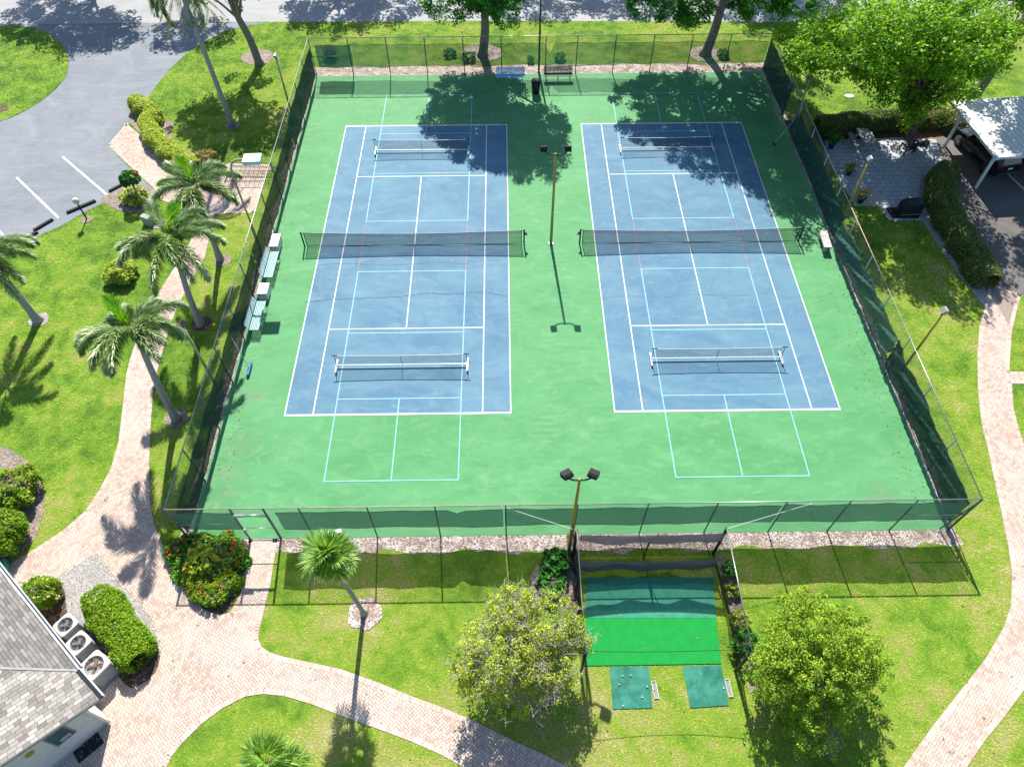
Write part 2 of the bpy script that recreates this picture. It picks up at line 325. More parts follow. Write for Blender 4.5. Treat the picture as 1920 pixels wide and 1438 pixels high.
class MB:
    def __init__(s): s.v = []; s.f = []; s.uv = []
    def add(s, vs, fs, uv=None):
        b = len(s.v); s.v += [tuple(p) for p in vs]; s.f += [tuple(i+b for i in f) for f in fs]
        if uv: s.uv += [uv[i] for f in fs for i in f]
        return s
    def box(s, c, d, rz=0, M=None, bev=0):
        x, y, z = d[0]/2, d[1]/2, d[2]/2
        if bev:
            b = bev; ring = [(x-b, y), (-x+b, y), (-x, y-b), (-x, -y+b), (-x+b, -y), (x-b, -y), (x, -y+b), (x, y-b)]
            return s.prism([(p[0], p[1]) for p in ring][::1], -z, z, c, rz, bevtop=b*.6)
        P = [(-x, -y, -z), (x, -y, -z), (x, y, -z), (-x, y, -z), (-x, -y, z), (x, -y, z), (x, y, z), (-x, y, z)]
        mt = M if M is not None else Matrix.Rotation(rz, 3, 'Z')
        P = [tuple(mt @ Vector(p)+Vector(c)) for p in P]
        return s.add(P, [(0, 3, 2, 1), (4, 5, 6, 7), (0, 1, 5, 4), (1, 2, 6, 5), (2, 3, 7, 6), (3, 0, 4, 7)])
    def prism(s, pts, z0, z1, c=(0, 0, 0), rz=0, bevtop=0):
        n = len(pts); mt = Matrix.Rotation(rz, 3, 'Z'); cc = Vector(c)
        cx = sum(p[0] for p in pts)/n; cy = sum(p[1] for p in pts)/n
        rings = [(z0, 0), (z1-bevtop, 0)]+([(z1, bevtop)] if bevtop else [])
        P = []
        for z, ins in rings:
            for x, y in pts:
                L = math.hypot(x-cx, y-cy) or 1; k = 1-ins/L
                P.append(tuple(mt @ Vector((cx+(x-cx)*k, cy+(y-cy)*k, z))+cc))
        F = []
        for r in range(len(rings)-1):
            F += [(r*n+i, r*n+(i+1) % n, (r+1)*n+(i+1) % n, (r+1)*n+i) for i in range(n)]
        tri = tessellate_polygon([[Vector((x, y, 0)) for x, y in pts]])
        T0 = (len(rings)-1)*n
        F += [tuple(T0+i for i in t) for t in tri]+[tuple(i for i in t[::-1]) for t in tri]
        return s.add(P, F)
    def tube(s, pts, rad, n=8, cap=True):
        pts = [Vector(p) for p in pts]; m = len(pts)
        if not hasattr(rad, '__len__'): rad = [rad]*m
        P = []; up = Vector((0, 0, 1)); pu = None
        for i, p in enumerate(pts):
            t = (pts[min(i+1, m-1)]-pts[max(i-1, 0)]).normalized()
            a = (pu-t*pu.dot(t)) if pu is not None else (Vector((1, 0, 0)) if abs(t.z) > .9 else up.cross(t))
            if a.length < 1e-5: a = t.orthogonal()
            a.normalize(); pu = a; b = t.cross(a)
            for k in range(n):
                th = 2*math.pi*k/n; P.append(tuple(p+(a*math.cos(th)+b*math.sin(th))*rad[i]))
        F = [(i*n+k, i*n+(k+1) % n, (i+1)*n+(k+1) % n, (i+1)*n+k) for i in range(m-1) for k in range(n)]
        if cap: F += [tuple(range(n))[::-1], tuple((m-1)*n+k for k in range(n))]
        return s.add(P, F)
    def lathe(s, prof, c=(0, 0, 0), n=20):
        P = []; m = len(prof)
        for r, z in prof:
            for k in range(n):
                th = 2*math.pi*k/n; P.append((c[0]+r*math.cos(th), c[1]+r*math.sin(th), c[2]+z))
        F = [(i*n+k, i*n+(k+1) % n, (i+1)*n+(k+1) % n, (i+1)*n+k) for i in range(m-1) for k in range(n)]
        F += [tuple(range(n))[::-1], tuple((m-1)*n+k for k in range(n))]
        return s.add(P, F)
    def build(s, name, mat, parent=None, smooth=False):
        me = bpy.data.meshes.new(name); me.from_pydata(s.v, [], s.f)
        me.materials.append(MATS[mat])
        if s.uv and len(s.uv) == len(me.loops):
            u = me.uv_layers.new(name='UVMap'); u.data.foreach_set('uv', np.array(s.uv, dtype=np.float32).ravel())
        if smooth: me.polygons.foreach_set('use_smooth', [True]*len(me.polygons))
        me.update(); return link(bpy.data.objects.new(name, me), parent)
def npmesh(name, V, nper, mat, parent=None, rnd=None, smooth=False):
    """V: (n, nper, 3) separate faces"""
    n = len(V); me = bpy.data.meshes.new(name); me.vertices.add(n*nper); me.vertices.foreach_set('co', V.astype(np.float32).ravel())
    me.loops.add(n*nper); me.loops.foreach_set('vertex_index', np.arange(n*nper, dtype=np.int32))
    me.polygons.add(n); me.polygons.foreach_set('loop_start', np.arange(0, n*nper, nper, dtype=np.int32))
    try: me.polygons.foreach_set('loop_total', np.full(n, nper, dtype=np.int32))
    except Exception: pass
    if rnd is not None:
        a = me.attributes.new('rnd', 'FLOAT', 'FACE'); a.data.foreach_set('value', rnd.astype(np.float32))
    me.materials.append(MATS[mat]); me.update(calc_edges=True); me.validate()
    return link(bpy.data.objects.new(name, me), parent)
def smoothpoly(pts, k=5):
    P = np.array(pts, float); n = len(P); o = []
    for i in range(n):
        a, b, c, d = P[(i-1) % n], P[i], P[(i+1) % n], P[(i+2) % n]
        for j in range(k):
            t = j/k; o.append(.5*((2*b)+(-a+c)*t+(2*a-5*b+4*c-d)*t*t+(-a+3*b-3*c+d)*t**3))
    return [tuple(q) for q in o]
def openspline(pts, k=6):
    P = np.array(pts, float); n = len(P); o = []
    for i in range(n-1):
        a, b, c, d = P[max(i-1, 0)], P[i], P[i+1], P[min(i+2, n-1)]
        for j in range(k):
            t = j/k; o.append(tuple(.5*((2*b)+(-a+c)*t+(2*a-5*b+4*c-d)*t*t+(-a+3*b-3*c+d)*t**3)))
    return o+[tuple(P[-1])]
def sheet(name, pts, z, mat, kind='structure', label=None, cat=None):
    P = [(p[0], p[1], z) for p in pts]; tri = tessellate_polygon([[Vector(p) for p in P]])
    F = []
    for t in tri:
        a, b, c = (Vector(P[i]) for i in t); F.append(t if (b-a).cross(c-a).z > 0 else t[::-1])
    o = MB().add(P, F).build(name, mat); tag(o, label, cat, None, kind); return o
def inside(X, Y, poly):
    P = np.array([(p[0], p[1]) for p in poly]); r = np.zeros(len(X), bool); j = len(P)-1
    for i in range(len(P)):
        xi, yi = P[i]; xj, yj = P[j]
        if yi != yj:
            c = ((yi > Y) != (yj > Y)) & (X < (xj-xi)*(Y-yi)/(yj-yi)+xi); r ^= c
        j = i
    return r
HARD = []            # places where no grass grows
def hard(poly): HARD.append(poly); return poly

# ---------------------------------------------------------------- ground sheets
sheet('lawn', [(-260, -160), (260, -160), (260, 260), (-260, 260)], 0, 'lawn')
CX0, CX1, CY0, CY1 = -16.5, 16.42, -18.28, 18.22
gravel_poly = hard([(CX0-.45, CY0-.7), (CX1+.35, CY0-.75), (CX1+.45, CY1+1.25), (CX0-.4, CY1+1.25)])
wob = []
for (ax, ay), (bx, by) in zip(gravel_poly, gravel_poly[1:]+gravel_poly[:1]):
    for i in range(60):
        t = i/60; q = .10*math.sin(i*.9)+.08*math.sin(i*2.3+ax)+random.uniform(-.04, .04); L = math.hypot(bx-ax, by-ay)
        wob.append((ax+(bx-ax)*t-(by-ay)/L*q, ay+(by-ay)*t+(bx-ax)/L*q))
HARD[-1] = wob
sheet('gravel_border', wob, .004, 'gravel')
MB().box(((CX0+CX1)/2, (CY0+CY1)/2, -.02), (CX1-CX0, CY1-CY0, .07)).build('court_slab', 'court_green')['kind'] = 'structure'
Z0 = .015
COURTS = [(-8.015, 0.0, 0.0), (8.03, -.02, -.0018)]
def rect(mb, c, x0, x1, y0, y1, z):
    cx, cy, th = c; co, si = math.cos(th), math.sin(th)
    mb.add([(cx+co*x-si*y, cy+si*x+co*y, z) for x, y in ((x0, y0), (x1, y0), (x1, y1), (x0, y1))], [(0, 1, 2, 3)])
for c in COURTS:
    b = MB(); rect(b, c, -5.485, 5.485, -11.885, 11.885, Z0+.004); b.build('court_surface', 'court_blue')['kind'] = 'structure'
    w = MB(); t = .055; z = Z0+.008; e = .05
    rect(w, c, -5.485-t/2, 5.485+t/2, -11.885-e, -11.885+e, z); rect(w, c, -5.485-t/2, 5.485+t/2, 11.885-e, 11.885+e, z)
    for x in (-5.485, -4.115, 4.115, 5.485): rect(w, c, x-t/2, x+t/2, -11.885+e, 11.885-e, z)
    for y in (-6.4, 6.4): rect(w, c, -4.115+t/2, 4.115-t/2, y-t/2, y+t/2, z)
    rect(w, c, -t/2, t/2, -6.4+t/2, 6.4-t/2, z)
    for y in (-11.885+e, 11.885-e-.12): rect(w, c, -t/2, t/2, y, y+.12, z)
    w.build('court_lines', 'line_white')['kind'] = 'structure'
    k = MB(); t = .045; z = Z0+.012
    for s in (-1, 1):
        y0 = s*8.835; a, d = y0-6.70, y0+6.70
        for y in (a, d, y0-2.13, y0+2.13): rect(k, c, -3.05-t/2, 3.05+t/2, y-t/2, y+t/2, z)
        for x in (-3.05, 3.05):
            for ya, yb in ((a+t/2, y0-2.13-t/2), (y0-2.13+t/2, y0+2.13-t/2), (y0+2.13+t/2, d-t/2)): rect(k, c, x-t/2, x+t/2, ya, yb, z)
        rect(k, c, -t/2, t/2, *((a+t/2, y0-2.13-t/2) if s < 0 else (y0+2.13+t/2, d-t/2)), z)
    k.build('pickleball_lines', 'line_cyan')['kind'] = 'structure'
    r_ = MB()
    for x in (-3.05, 3.05): rect(r_, c, x-.022, x+.022, -2.11, 2.11, z)
    r_.build('faded_red_lines', 'line_red')['kind'] = 'structure'

yr = g(1000, 40)[1]
road = hard([(-140, yr+.25), (-22, yr+.25), (0, yr), (21, yr-.6), (60, yr-2.2), (140, yr-5), (140, yr+4), (60, yr+7.5), (-22, yr+9), (-140, yr+10)])
sheet('road', road, .008, 'road')
drive = gp([(-900, -20), (-300, -20), (200, -20), (505, 20), (495, 44), (455, 50), (420, 60), (390, 75), (350, 100), (318, 130), (290, 165), (266, 200), (242, 232), (202, 273), (240, 312), (290, 357), (296, 372), (250, 370), (215, 370), (170, 392), (110, 426), (50, 452), (0, 472), (-200, 560), (-900, 800)])
drive = [(p[0], min(p[1], yr+.2)) for p in drive]
hard(drive); sheet('parking_lot', drive, .004, 'asphalt')
island = gp(smoothpoly([(-500, 55), (-200, 50), (0, 50), (45, 51), (84, 60), (112, 80), (127, 105), (127, 135), (110, 162), (80, 188), (40, 212), (0, 228), (-150, 275), (-500, 330)], 4))
sheet('grass_island', island, .02, 'lawn')
asp2 = hard(gp([(1752, 262), (1765, 300), (1785, 330), (1788, 380), (1805, 430), (1835, 490), (1853, 528), (1880, 540), (1915, 553), (1960, 570), (2300, 640), (2300, 250), (1900, 190), (1800, 225)]))
sheet('carport_parking', asp2, .006, 'asphalt_old')
bedR = hard(gp([(1688, 228), (1688, 262), (1752, 264), (1800, 226), (1800, 205), (1740, 205)]))
sheet('mulch_bed', bedR, .005, 'mulch_red')
patio = hard(gp([(1546, 264), (1690, 258), (1755, 262), (1768, 300), (1787, 332), (1745, 332), (1728, 360), (1718, 388), (1730, 414), (1667, 414), (1650, 387), (1603, 387), (1545, 290)]))
sheet('patio', patio, .010, 'patio_slab')
sheet('patio_pad', gp([(1590, 354), (1640, 354), (1656, 386), (1604, 386)]), .014, 'patio_pale')
sheet('grill_pad', gp([(1660, 390), (1722, 388), (1722, 410), (1672, 410)]), .014, 'black_rubber')
curbR = gp([(1728, 330), (1722, 362), (1712, 390), (1732, 420), (1760, 462), (1800, 520), (1835, 562), (1848, 580), (1852, 560), (1846, 530), (1800, 470), (1760, 400), (1745, 330)]); hard(curbR)
sheet('stone_edging', curbR, .012, 'gravel_grey')

# paver paths
west = [(237, 232), (202, 273), (246, 315), (292, 357), (300, 375), (330, 385), (357, 388), (364, 418), (358, 450), (345, 478), (322, 510), (300, 545), (285, 575), (262, 620), (245, 670), (237, 700), (230, 763), (222, 830), (207, 880), (187, 917), (160, 958), (117, 995), (67, 1028), (10, 1062),
        (-200, 1180), (-200, 1500), (-200, 1700), (305, 1560), (306, 1500), (313, 1438), (322, 1418), (343, 1392), (377, 1358), (417, 1328), (460, 1306), (493, 1301), (533, 1305), (583, 1320), (640, 1342), (707, 1366), (773, 1391), (827, 1415), (870, 1438), (960, 1500), (1080, 1590), (1290, 1590), (1200, 1510), (1100, 1456), (1067, 1438), (1023, 1415), (957, 1385), (890, 1351),
        (823, 1323), (773, 1305), (707, 1278), (640, 1254), (600, 1245), (533, 1231), (505, 1222), (491, 1212), (485, 1198), (486, 1182), (492, 1160), (500, 1125), (507, 1098), (521, 1009), (466, 1009), (462, 1058), (452, 1111), (432, 1148), (410, 1153), (383, 1143), (365, 1122), (341, 1088), (324, 1056), (306, 1023), (289, 981), (282, 940), (280, 870), (284, 780), (289, 720), (303, 667), (322, 603), (343, 557), (362, 523), (384, 484), (392, 450), (400, 432), (401, 403), (430, 401), (478, 400), (500, 330), (512, 309), (420, 306), (400, 340), (385, 342), (340, 320), (300, 290), (268, 258)]
west = gp(west); hard(west)
east = gp([(1853, 528), (1847, 573), (1836, 613), (1832, 663), (1833, 730), (1840, 797), (1853, 847), (1863, 897), (1877, 960), (1890, 1025), (1897, 1075), (1895, 1135), (1880, 1178), (1847, 1235), (1797, 1298), (1747, 1362), (1693, 1438), (1640, 1520), (1740, 1560), (1776, 1500), (1813, 1438), (1847, 1388), (1880, 1348), (1919, 1295), (1950, 1240), (1972, 1180), (1980, 1100), (1970, 1020), (1950, 930), (1920, 833), (1909, 800), (1900, 763), (1897, 720), (2100, 720), (2100, 697), (1893, 697), (1893, 680), (1897, 623), (1907, 580), (1915, 553), (1880, 540)])
hard(east)
acbed = gp([(182, 1036), (200, 1062), (218, 1090), (244, 1112), (266, 1133), (284, 1165), (298, 1200), (302, 1225), (296, 1255), (246, 1290), (215, 1260), (198, 1296), (150, 1330), (40, 1240), (24, 1130), (60, 1104), (117, 1078)])
ISW = {}
def paved(name, poly, ex=None, ang=R(45)):
    sheet(name, poly, .010, 'paver_joint')
    P = np.array([(p[0], p[1]) for p in poly]); L, Wd, gap = .20, .10, .019
    lo, hi = P.min(0), P.max(0); lo = np.maximum(lo, [-34, -30]); hi = np.minimum(hi, [24, 16])
    ca, sa = math.cos(ang), math.sin(ang); ctr = (lo+hi)/2; rad = np.linalg.norm(hi-lo)/2
    # herringbone: bricks laid in pairs, each row shifted by one brick width
    N = int(rad/Wd)+2; I, J = np.meshgrid(np.arange(-N, N), np.arange(-N//2-1, N//2+1), indexing='ij'); I = I.ravel(); J = J.ravel()
    rows = []
    for kind in (0, 1):
        a = I*Wd; b = I*Wd
        x = a+J*2*L; y = b*1.0
        if kind == 0: cx, cy, w, h = x+L/2, y+Wd/2, L, Wd
        else: cx, cy, w, h = x+L+Wd/2, y+0*x, Wd, L
        rows.append((cx, cy, w, h))
    Q = []
    for cx, cy, w, h in rows:
        w2, h2 = (w-gap)/2, (h-gap)/2
        q = np.stack([np.stack([cx-w2, cy-h2], 1), np.stack([cx+w2, cy-h2], 1), np.stack([cx+w2, cy+h2], 1), np.stack([cx-w2, cy+h2], 1)], 1); Q.append(q)
    Q = np.concatenate(Q); q = np.stack([Q[..., 0]*ca-Q[..., 1]*sa, Q[..., 0]*sa+Q[..., 1]*ca], -1)+ctr
    c = q.mean(1); k = inside(c[:, 0], c[:, 1], poly) & (c[:, 0] > lo[0]) & (c[:, 0] < hi[0]) & (c[:, 1] > lo[1]-1) & (c[:, 1] < hi[1]+1)
    q, c = q[k], c[k]
    # keep clear of the edge, where a soldier course runs
    d = np.full(len(c), 9.)
    S = []
    for i in range(len(P)):
        a, b = P[i], P[(i+1) % len(P)]; e = b-a; Ln = np.linalg.norm(e)
        if Ln < .02: continue
        t = np.clip(((c-a) @ e)/(Ln*Ln), 0, 1); d = np.minimum(d, np.linalg.norm(c-(a+t[:, None]*e), axis=1))
        if Ln > 30: continue
        nrm = np.array([-e[1], e[0]])/Ln; mid = (a+b)/2+nrm*.03
        if not inside(np.array([mid[0]]), np.array([mid[1]]), poly)[0]: nrm = -nrm
        m_ = max(1, int(Ln/.105)); ee = e/m_
        for j in range(m_):
            p0 = a+ee*(j+.06); p1 = a+ee*(j+.94); S.append([p0+nrm*.01, p1+nrm*.01, p1+nrm*.2, p0+nrm*.2])
    for keep in (d > .15,): q = q[keep]
    S = np.array(S); nS = len(S); q = np.concatenate([q, S]) if len(S) else q; zl = np.concatenate([np.full(len(q)-nS, .016), np.full(nS, .021)])
    if ex is not None:
        c = q.mean(1); kk = ~inside(c[:, 0], c[:, 1], ex); q = q[kk]; zl = zl[kk]
    ar = np.cross(q[:, 1]-q[:, 0], q[:, 2]-q[:, 1]); q[ar < 0] = q[ar < 0][:, ::-1]
    V = np.concatenate([q, np.repeat(zl[:, None, None], 4, 1)], -1); V[:, :, 2] += rng.uniform(-.0015, .0015, (len(V), 1))*(zl < .018)[:, None]
    o = npmesh(name+'_bricks', V, 4, 'paver', None, rng.random(len(V))); o['kind'] = 'structure'
paved('brick_path', west, acbed); paved('side_path', east)
hard(acbed); sheet('gravel_bed', acbed, .022, 'gravel_grey')
mul1 = gp(smoothpoly([(60, 1090), (118, 1100), (128, 1150), (175, 1190), (205, 1228), (192, 1160), (230, 1180), (296, 1215), (290, 1262), (246, 1290), (215, 1260), (180, 1270), (80, 1230), (45, 1150)], 3))
sheet('mulch_bed', mul1, .028, 'mulch')
flo = gp(smoothpoly([(318, 1028), (342, 1086), (366, 1121), (384, 1141), (410, 1150), (430, 1143), (449, 1108), (459, 1055), (462, 1014), (400, 1012), (345, 1010)], 3)); hard(flo)
sheet('flower_bed_mulch', flo, .024, 'mulch')
lbed = gp(smoothpoly([(-120, 830), (0, 838), (30, 850), (66, 880), (84, 930), (75, 985), (62, 1015), (30, 1040), (8, 1056), (-120, 1110)], 3)); hard(lbed)
sheet('mulch_bed', lbed, .014, 'dry_mulch')
def ring(u, v, r, mat='dry_mulch', e=.9):
    c = g(u, v); n = 18; P = [(c[0]+math.cos(2*math.pi*i/n)*r*random.uniform(.88, 1.08), c[1]+math.sin(2*math.pi*i/n)*r*e*random.uniform(.88, 1.08)) for i in range(n)]
    hard(P); sheet('mulch_ring', smoothpoly([(p[0], p[1]) for p in P], 2), .016+.0005*len(HARD), mat)
ring(73, 600, .55, 'gravel_grey'); ring(683, 1150, .72, 'gravel'); ring(418, 488, .55); ring(378, 608, .6, 'mulch'); ring(330, 785, .6, 'dry_mulch')
ring(484, 108, 1.25, 'dry_mulch'); ring(436, 236, .5); ring(163, 412, .38); ring(1322, 102, 1.3, 'gravel'); ring(905, 100, 1.6, 'gravel', .8)
ring(300, 420, .55, 'gravel_grey'); ring(230, 505, .6); ring(310, 235, .6, 'dry_mulch'); ring(1035, 1090, 1.0, 'dry_mulch'); ring(1010, 1285, .9, 'dry_mulch'); ring(1545, 1385, .7, 'dry_mulch')
ring(0, 205, .6, 'mulch')
b1 = gp(smoothpoly([(190, 375), (215, 358), (235, 340), (290, 358), (292, 380), (265, 398), (225, 396)], 3)); hard(b1); sheet('mulch_bed', b1, .018, 'dry_mulch')
b2 = gp(smoothpoly([(240, 222), (262, 250), (300, 288), (345, 322), (400, 345), (420, 310), (405, 296), (370, 290), (330, 270), (318, 236), (285, 205), (262, 196)], 3)); hard(b2); sheet('mulch_bed', b2, .020, 'dry_mulch')
b3 = gp([(1340, 1045), (1356, 1040), (1382, 1090), (1400, 1180), (1425, 1245), (1425, 1290), (1405, 1300), (1380, 1200), (1356, 1100)]); hard(b3); sheet('mulch_bed', b3, .018, 'dry_mulch')
b4 = gp([(1062, 1000), (1078, 1000), (1087, 1100), (1092, 1180), (1088, 1215), (1075, 1190), (1064, 1100)]); hard(b4); sheet('mulch_bed', b4, .0185, 'mulch')
b5 = gp(smoothpoly([(1528, 222), (1600, 214), (1690, 214), (1700, 230), (1688, 262), (1560, 268), (1536, 262)], 2)); hard(b5); sheet('mulch_bed', b5, .007, 'mulch')
# parking stripes and wheel stops
for a, b in (((117, 294), (201, 366)), ((31, 333), (110, 409)), ((1846, 285), (1930, 365)), ((-60, 375), (20, 455))):
    A = Vector(g(*a)); B = Vector(g(*b)); n_ = (B-A).normalized().cross(Vector((0, 0, 1)))*.065
    sheet('parking_stripe', [tuple(A-n_), tuple(A+n_), tuple(B+n_), tuple(B-n_)], .010, 'parking_white')
stop_lab = ['black wheel stop beside the hibiscus shrub, nearest the brick path', 'black wheel stop behind the low globe path light', 'black wheel stop third from the brick path, left of the globe light', 'black wheel stop partly under the palm fronds at the left edge']
for k, (a, b) in enumerate((((208, 357), (235, 343)), ((125, 399), (179, 376)), ((70, 428), (92, 415)), ((35, 450), (66, 437)))):
    A = Vector(g(*a, .06)); B = Vector(g(*b, .06)); ang = math.atan2((B-A).y, (B-A).x); c = (A+B)/2; L = (B-A).length if k in (1,) else 1.25
    o = MB().prism([(-L/2, -.08), (L/2, -.08), (L/2, .08), (-L/2, .08)], 0, .12, (0, 0, 0), 0, .03).build('wheel_stop', 'black_rubber'); o.location = (c.x, c.y, .006); o.rotation_euler = (0, 0, ang)
    tag(o, stop_lab[k], 'wheel stop', 'wheel stops of the parking spaces')
def crack(px, w, mat):
    L = openspline([g(*q)[:2] for q in px], 8); b = MB(); V = []
    for i, q in enumerate(L):
        ww = w*(.35+.65*abs(math.sin(i*1.7)))*random.uniform(.5, 1.1); j = random.uniform(-.03, .03); V += [(q[0], q[1]-ww+j, Z0+.0055), (q[0], q[1]+ww+j, Z0+.0055)]
    b.add(V, [(2*i, 2*i+2, 2*i+3, 2*i+1) for i in range(len(L)-1)]).build('surface_crack', mat)['kind'] = 'structure'
simple('crack_dark', (.060, .135, .185), (.045, .11, .16), 9, .8)
crack([(572, 568), (610, 563), (650, 561), (700, 559), (750, 557), (800, 551), (850, 552), (900, 548), (930, 552), (954, 557)], .05, 'crack_dark')
crack([(595, 498), (660, 495), (740, 498), (820, 493), (880, 496)], .03, 'crack_dark')
crack([(1122, 560), (1180, 556), (1240, 558), (1300, 553), (1380, 555), (1440, 550)], .025, 'crack_dark')
# ---------------------------------------------------------------- fences
H = 2.85
def wall_grid(fn, nu, nv, L, Hh):
    """fn(s, t) -> point; s, t in 0..1"""
    V = []; UV = []; F = []
    for i in range(nu+1):
        for j in range(nv+1):
            V.append(fn(i/nu, j/nv)); UV.append((i/nu*L, j/nv*Hh))
    for i in range(nu):
        for j in range(nv):
            a = i*(nv+1)+j; F.append((a, a+nv+1, a+nv+2, a+1))
    return MB().add(V, F, UV)
def cloth(parent, p0, p1, zb, zt, nrm, mat, wr=.05, seed=0, cuts=None, name='windscreen', droop=.05, slant=1.0, hem=0):
    p0 = Vector(p0); p1 = Vector(p1); L = (p1-p0).length; nu = int(L/.07); nv = 18; nrm = Vector(nrm)
    def fn(s, t):
        x = s*L; top = zt-droop*abs(math.sin(x*.93+seed+1.3*math.sin(x*.37+seed)))**4*(.5+.5*math.sin(x*.51+seed*2))-.03*math.sin(x*3.1+seed)
        bot = zb+.06*math.sin(x*.8+seed*2)+.03*math.sin(x*2.7+seed)
        if cuts:
            for a, w, d in cuts:
                if abs(x-a) < w: top -= d*(1-abs(x-a)/w)
        z = bot+(top-bot)*t; amp = wr*(.25+.75*math.sin(math.pi*min(1, max(0, t)))) 
        q = slant*(z-zb)
        k = math.sin(x*2.6+q*3.4+2*math.sin(x*.45+seed)+seed)*.45+math.sin(x*5.3+q*7.5+seed*3+1.7*math.sin(x*.9+q))*.38+math.sin(x*9.7+q*11+seed+1.4*math.sin(x*1.7))*.26+math.sin(x*17+q*6+seed)*.12
        off = .05+wr*.6+amp*k
        p = p0.lerp(p1, s)+nrm*off; return (p.x, p.y, z)
    o = wall_grid(fn, nu, nv, L, zt-zb).build(name, mat, parent, True)
    for t_ in (0, 1): MB().tube([fn(i/nu, t_) for i in range(nu+1)], .013, 4).build('hem', 'windscreen_hem', o)
    return o
def chain(parent, p0, p1, zb, zt, name='chain_mesh'):
    p0 = Vector(p0); p1 = Vector(p1); L = (p1-p0).length
    return wall_grid(lambda s, t: (p0.x+(p1.x-p0.x)*s, p0.y+(p1.y-p0.y)*s, zb+(zt-zb)*t), max(1, int(L/3)), 1, L, zt-zb).build(name, 'chain_link', parent)
def rail(parent, a, b, mat='galvanised', r=.024, name='top_rail'): return MB().tube([a, b], r, 6).build(name, mat, parent, True)
def P_(parent, x, y, **k): MB().tube([(x, y, 0), (x, y, k.get('h', H))], k.get('r', .034), 8).build('post', k.get('mat', 'post_grey'), parent, True)
# near (south) fence with the gate opening between x = -13.85 and -12.5
GX0, GX1 = -13.85, -12.52
fs = thing('chain_link_fence', 'chain link fence along the near end of the courts, green windscreen and open gate', 'fence', group='chain link fences round the courts')
near_x = [CX0+.05, GX0, GX1, -11.1, -8.36, -5.64, -2.8, .1, 2.95, 5.75, 8.53, 11.1, 13.8, CX1-.05]
for x in near_x: P_(fs, x, CY0, r=.045 if x in (GX0, GX1, near_x[0], near_x[-1]) else .032)
rail(fs, (CX0+.05, CY0, H), (1.5, CY0, H), 'rail_rust'); rail(fs, (1.5, CY0, H), (CX1-.05, CY0, H))
rail(fs, (CX0+.05, CY0, 1.45), (GX0, CY0, 1.45), name='mid_rail'); rail(fs, (14.0, CY0, 1.45), (CX1-.05, CY0, 1.45), name='mid_rail')
rail(fs, (GX0, CY0, 2.25), (GX1, CY0, 2.25), name='mid_rail', r=.04)
chain(fs, (CX0+.05, CY0, 0), (GX0, CY0, 0), .03, H); chain(fs, (GX0, CY0, 0), (GX1, CY0, 0), 2.27, H); chain(fs, (GX1, CY0, 0), (CX1-.05, CY0, 0), .03, H)
cloth(fs, (CX0+.15, CY0, 0), (GX0-.08, CY0, 0), .85, 2.35, (0, 1, 0), 'windscreen', .03, 1)
cloth(fs, (-12.2, CY0, 0), (-2.9, CY0, 0), .78, 2.3, (0, 1, 0), 'windscreen', .045, 2, [(7.4, .35, .25)])
cloth(fs, (-2.85, CY0, 0), (8.5, CY0, 0), .80, 2.33, (0, 1, 0), 'windscreen', .05, 3.3)
cloth(fs, (8.55, CY0, 0), (CX1-.25, CY0, 0), .82, 2.38, (0, 1, 0), 'windscreen', .06, 4.1, droop=.12)
rail(fs, (CX0+.05, CY0, H-.05), (CX0+.4, CY0, .03), 'post_grey', .016, 'brace'); rail(fs, (CX1-.05, CY0, H-.05), (CX1-.45, CY0, .1), 'post_grey', .03, 'brace')
# far (north) fence
fn_ = thing('chain_link_fence', 'chain link fence at the far end, its screen torn to a triangular notch', 'fence', group='chain link fences round the courts')
far_x = [CX0+.05]+[CX0+.05+2.72*i for i in range(1, 12)]+[CX1-.05]+[.35]
for x in far_x: P_(fn_, x, CY1)
rail(fn_, (CX0+.05, CY1, H), (CX1-.05, CY1, H)); rail(fn_, (CX0+.05, CY1, 1.5), (CX0+2.75, CY1, 1.5), name='mid_rail')
chain(fn_, (CX0+.05, CY1, 0), (CX1-.05, CY1, 0), .03, H)
xn = g(1031, 90, 2)[0]-(CX0+3)
cloth(fn_, (CX0+.4, CY1, 0), (CX0+2.95, CY1, 0), .75, 2.34, (0, -1, 0), 'windscreen', .02, 8, hem=1)
cloth(fn_, (CX0+3, CY1, 0), (CX1-.2, CY1, 0), .72, 2.36, (0, -1, 0), 'windscreen_thin', .03, 5, [(xn, .42, .95)], droop=.07, hem=1)
# west fence
fw = thing('chain_link_fence', 'chain link fence behind the teal benches on the palm tree side, brown green screen', 'fence', group='chain link fences round the courts')
nW = 13
for i in range(1, nW): P_(fw, CX0+.05, CY0+(CY1-CY0)*i/nW)
rail(fw, (CX0+.05, CY0, H), (CX0+.05, CY1, H)); chain(fw, (CX0+.05, CY0, 0), (CX0+.05, CY1, 0), .03, H)
cloth(fw, (CX0, CY0+.1, 0), (CX0, -2.6, 0), .40, 1.95, (1, 0, 0), 'windscreen_brown', .07, 1.4, slant=3.5)
cloth(fw, (CX0, -2.55, 0), (CX0, 9.0, 0), .35, 2.0, (1, 0, 0), 'windscreen_brown', .07, 3.1, slant=3.5)
cloth(fw, (CX0, 9.05, 0), (CX0, CY1-.3, 0), .3, 2.35, (1, 0, 0), 'windscreen_dark', .05, 6.0)
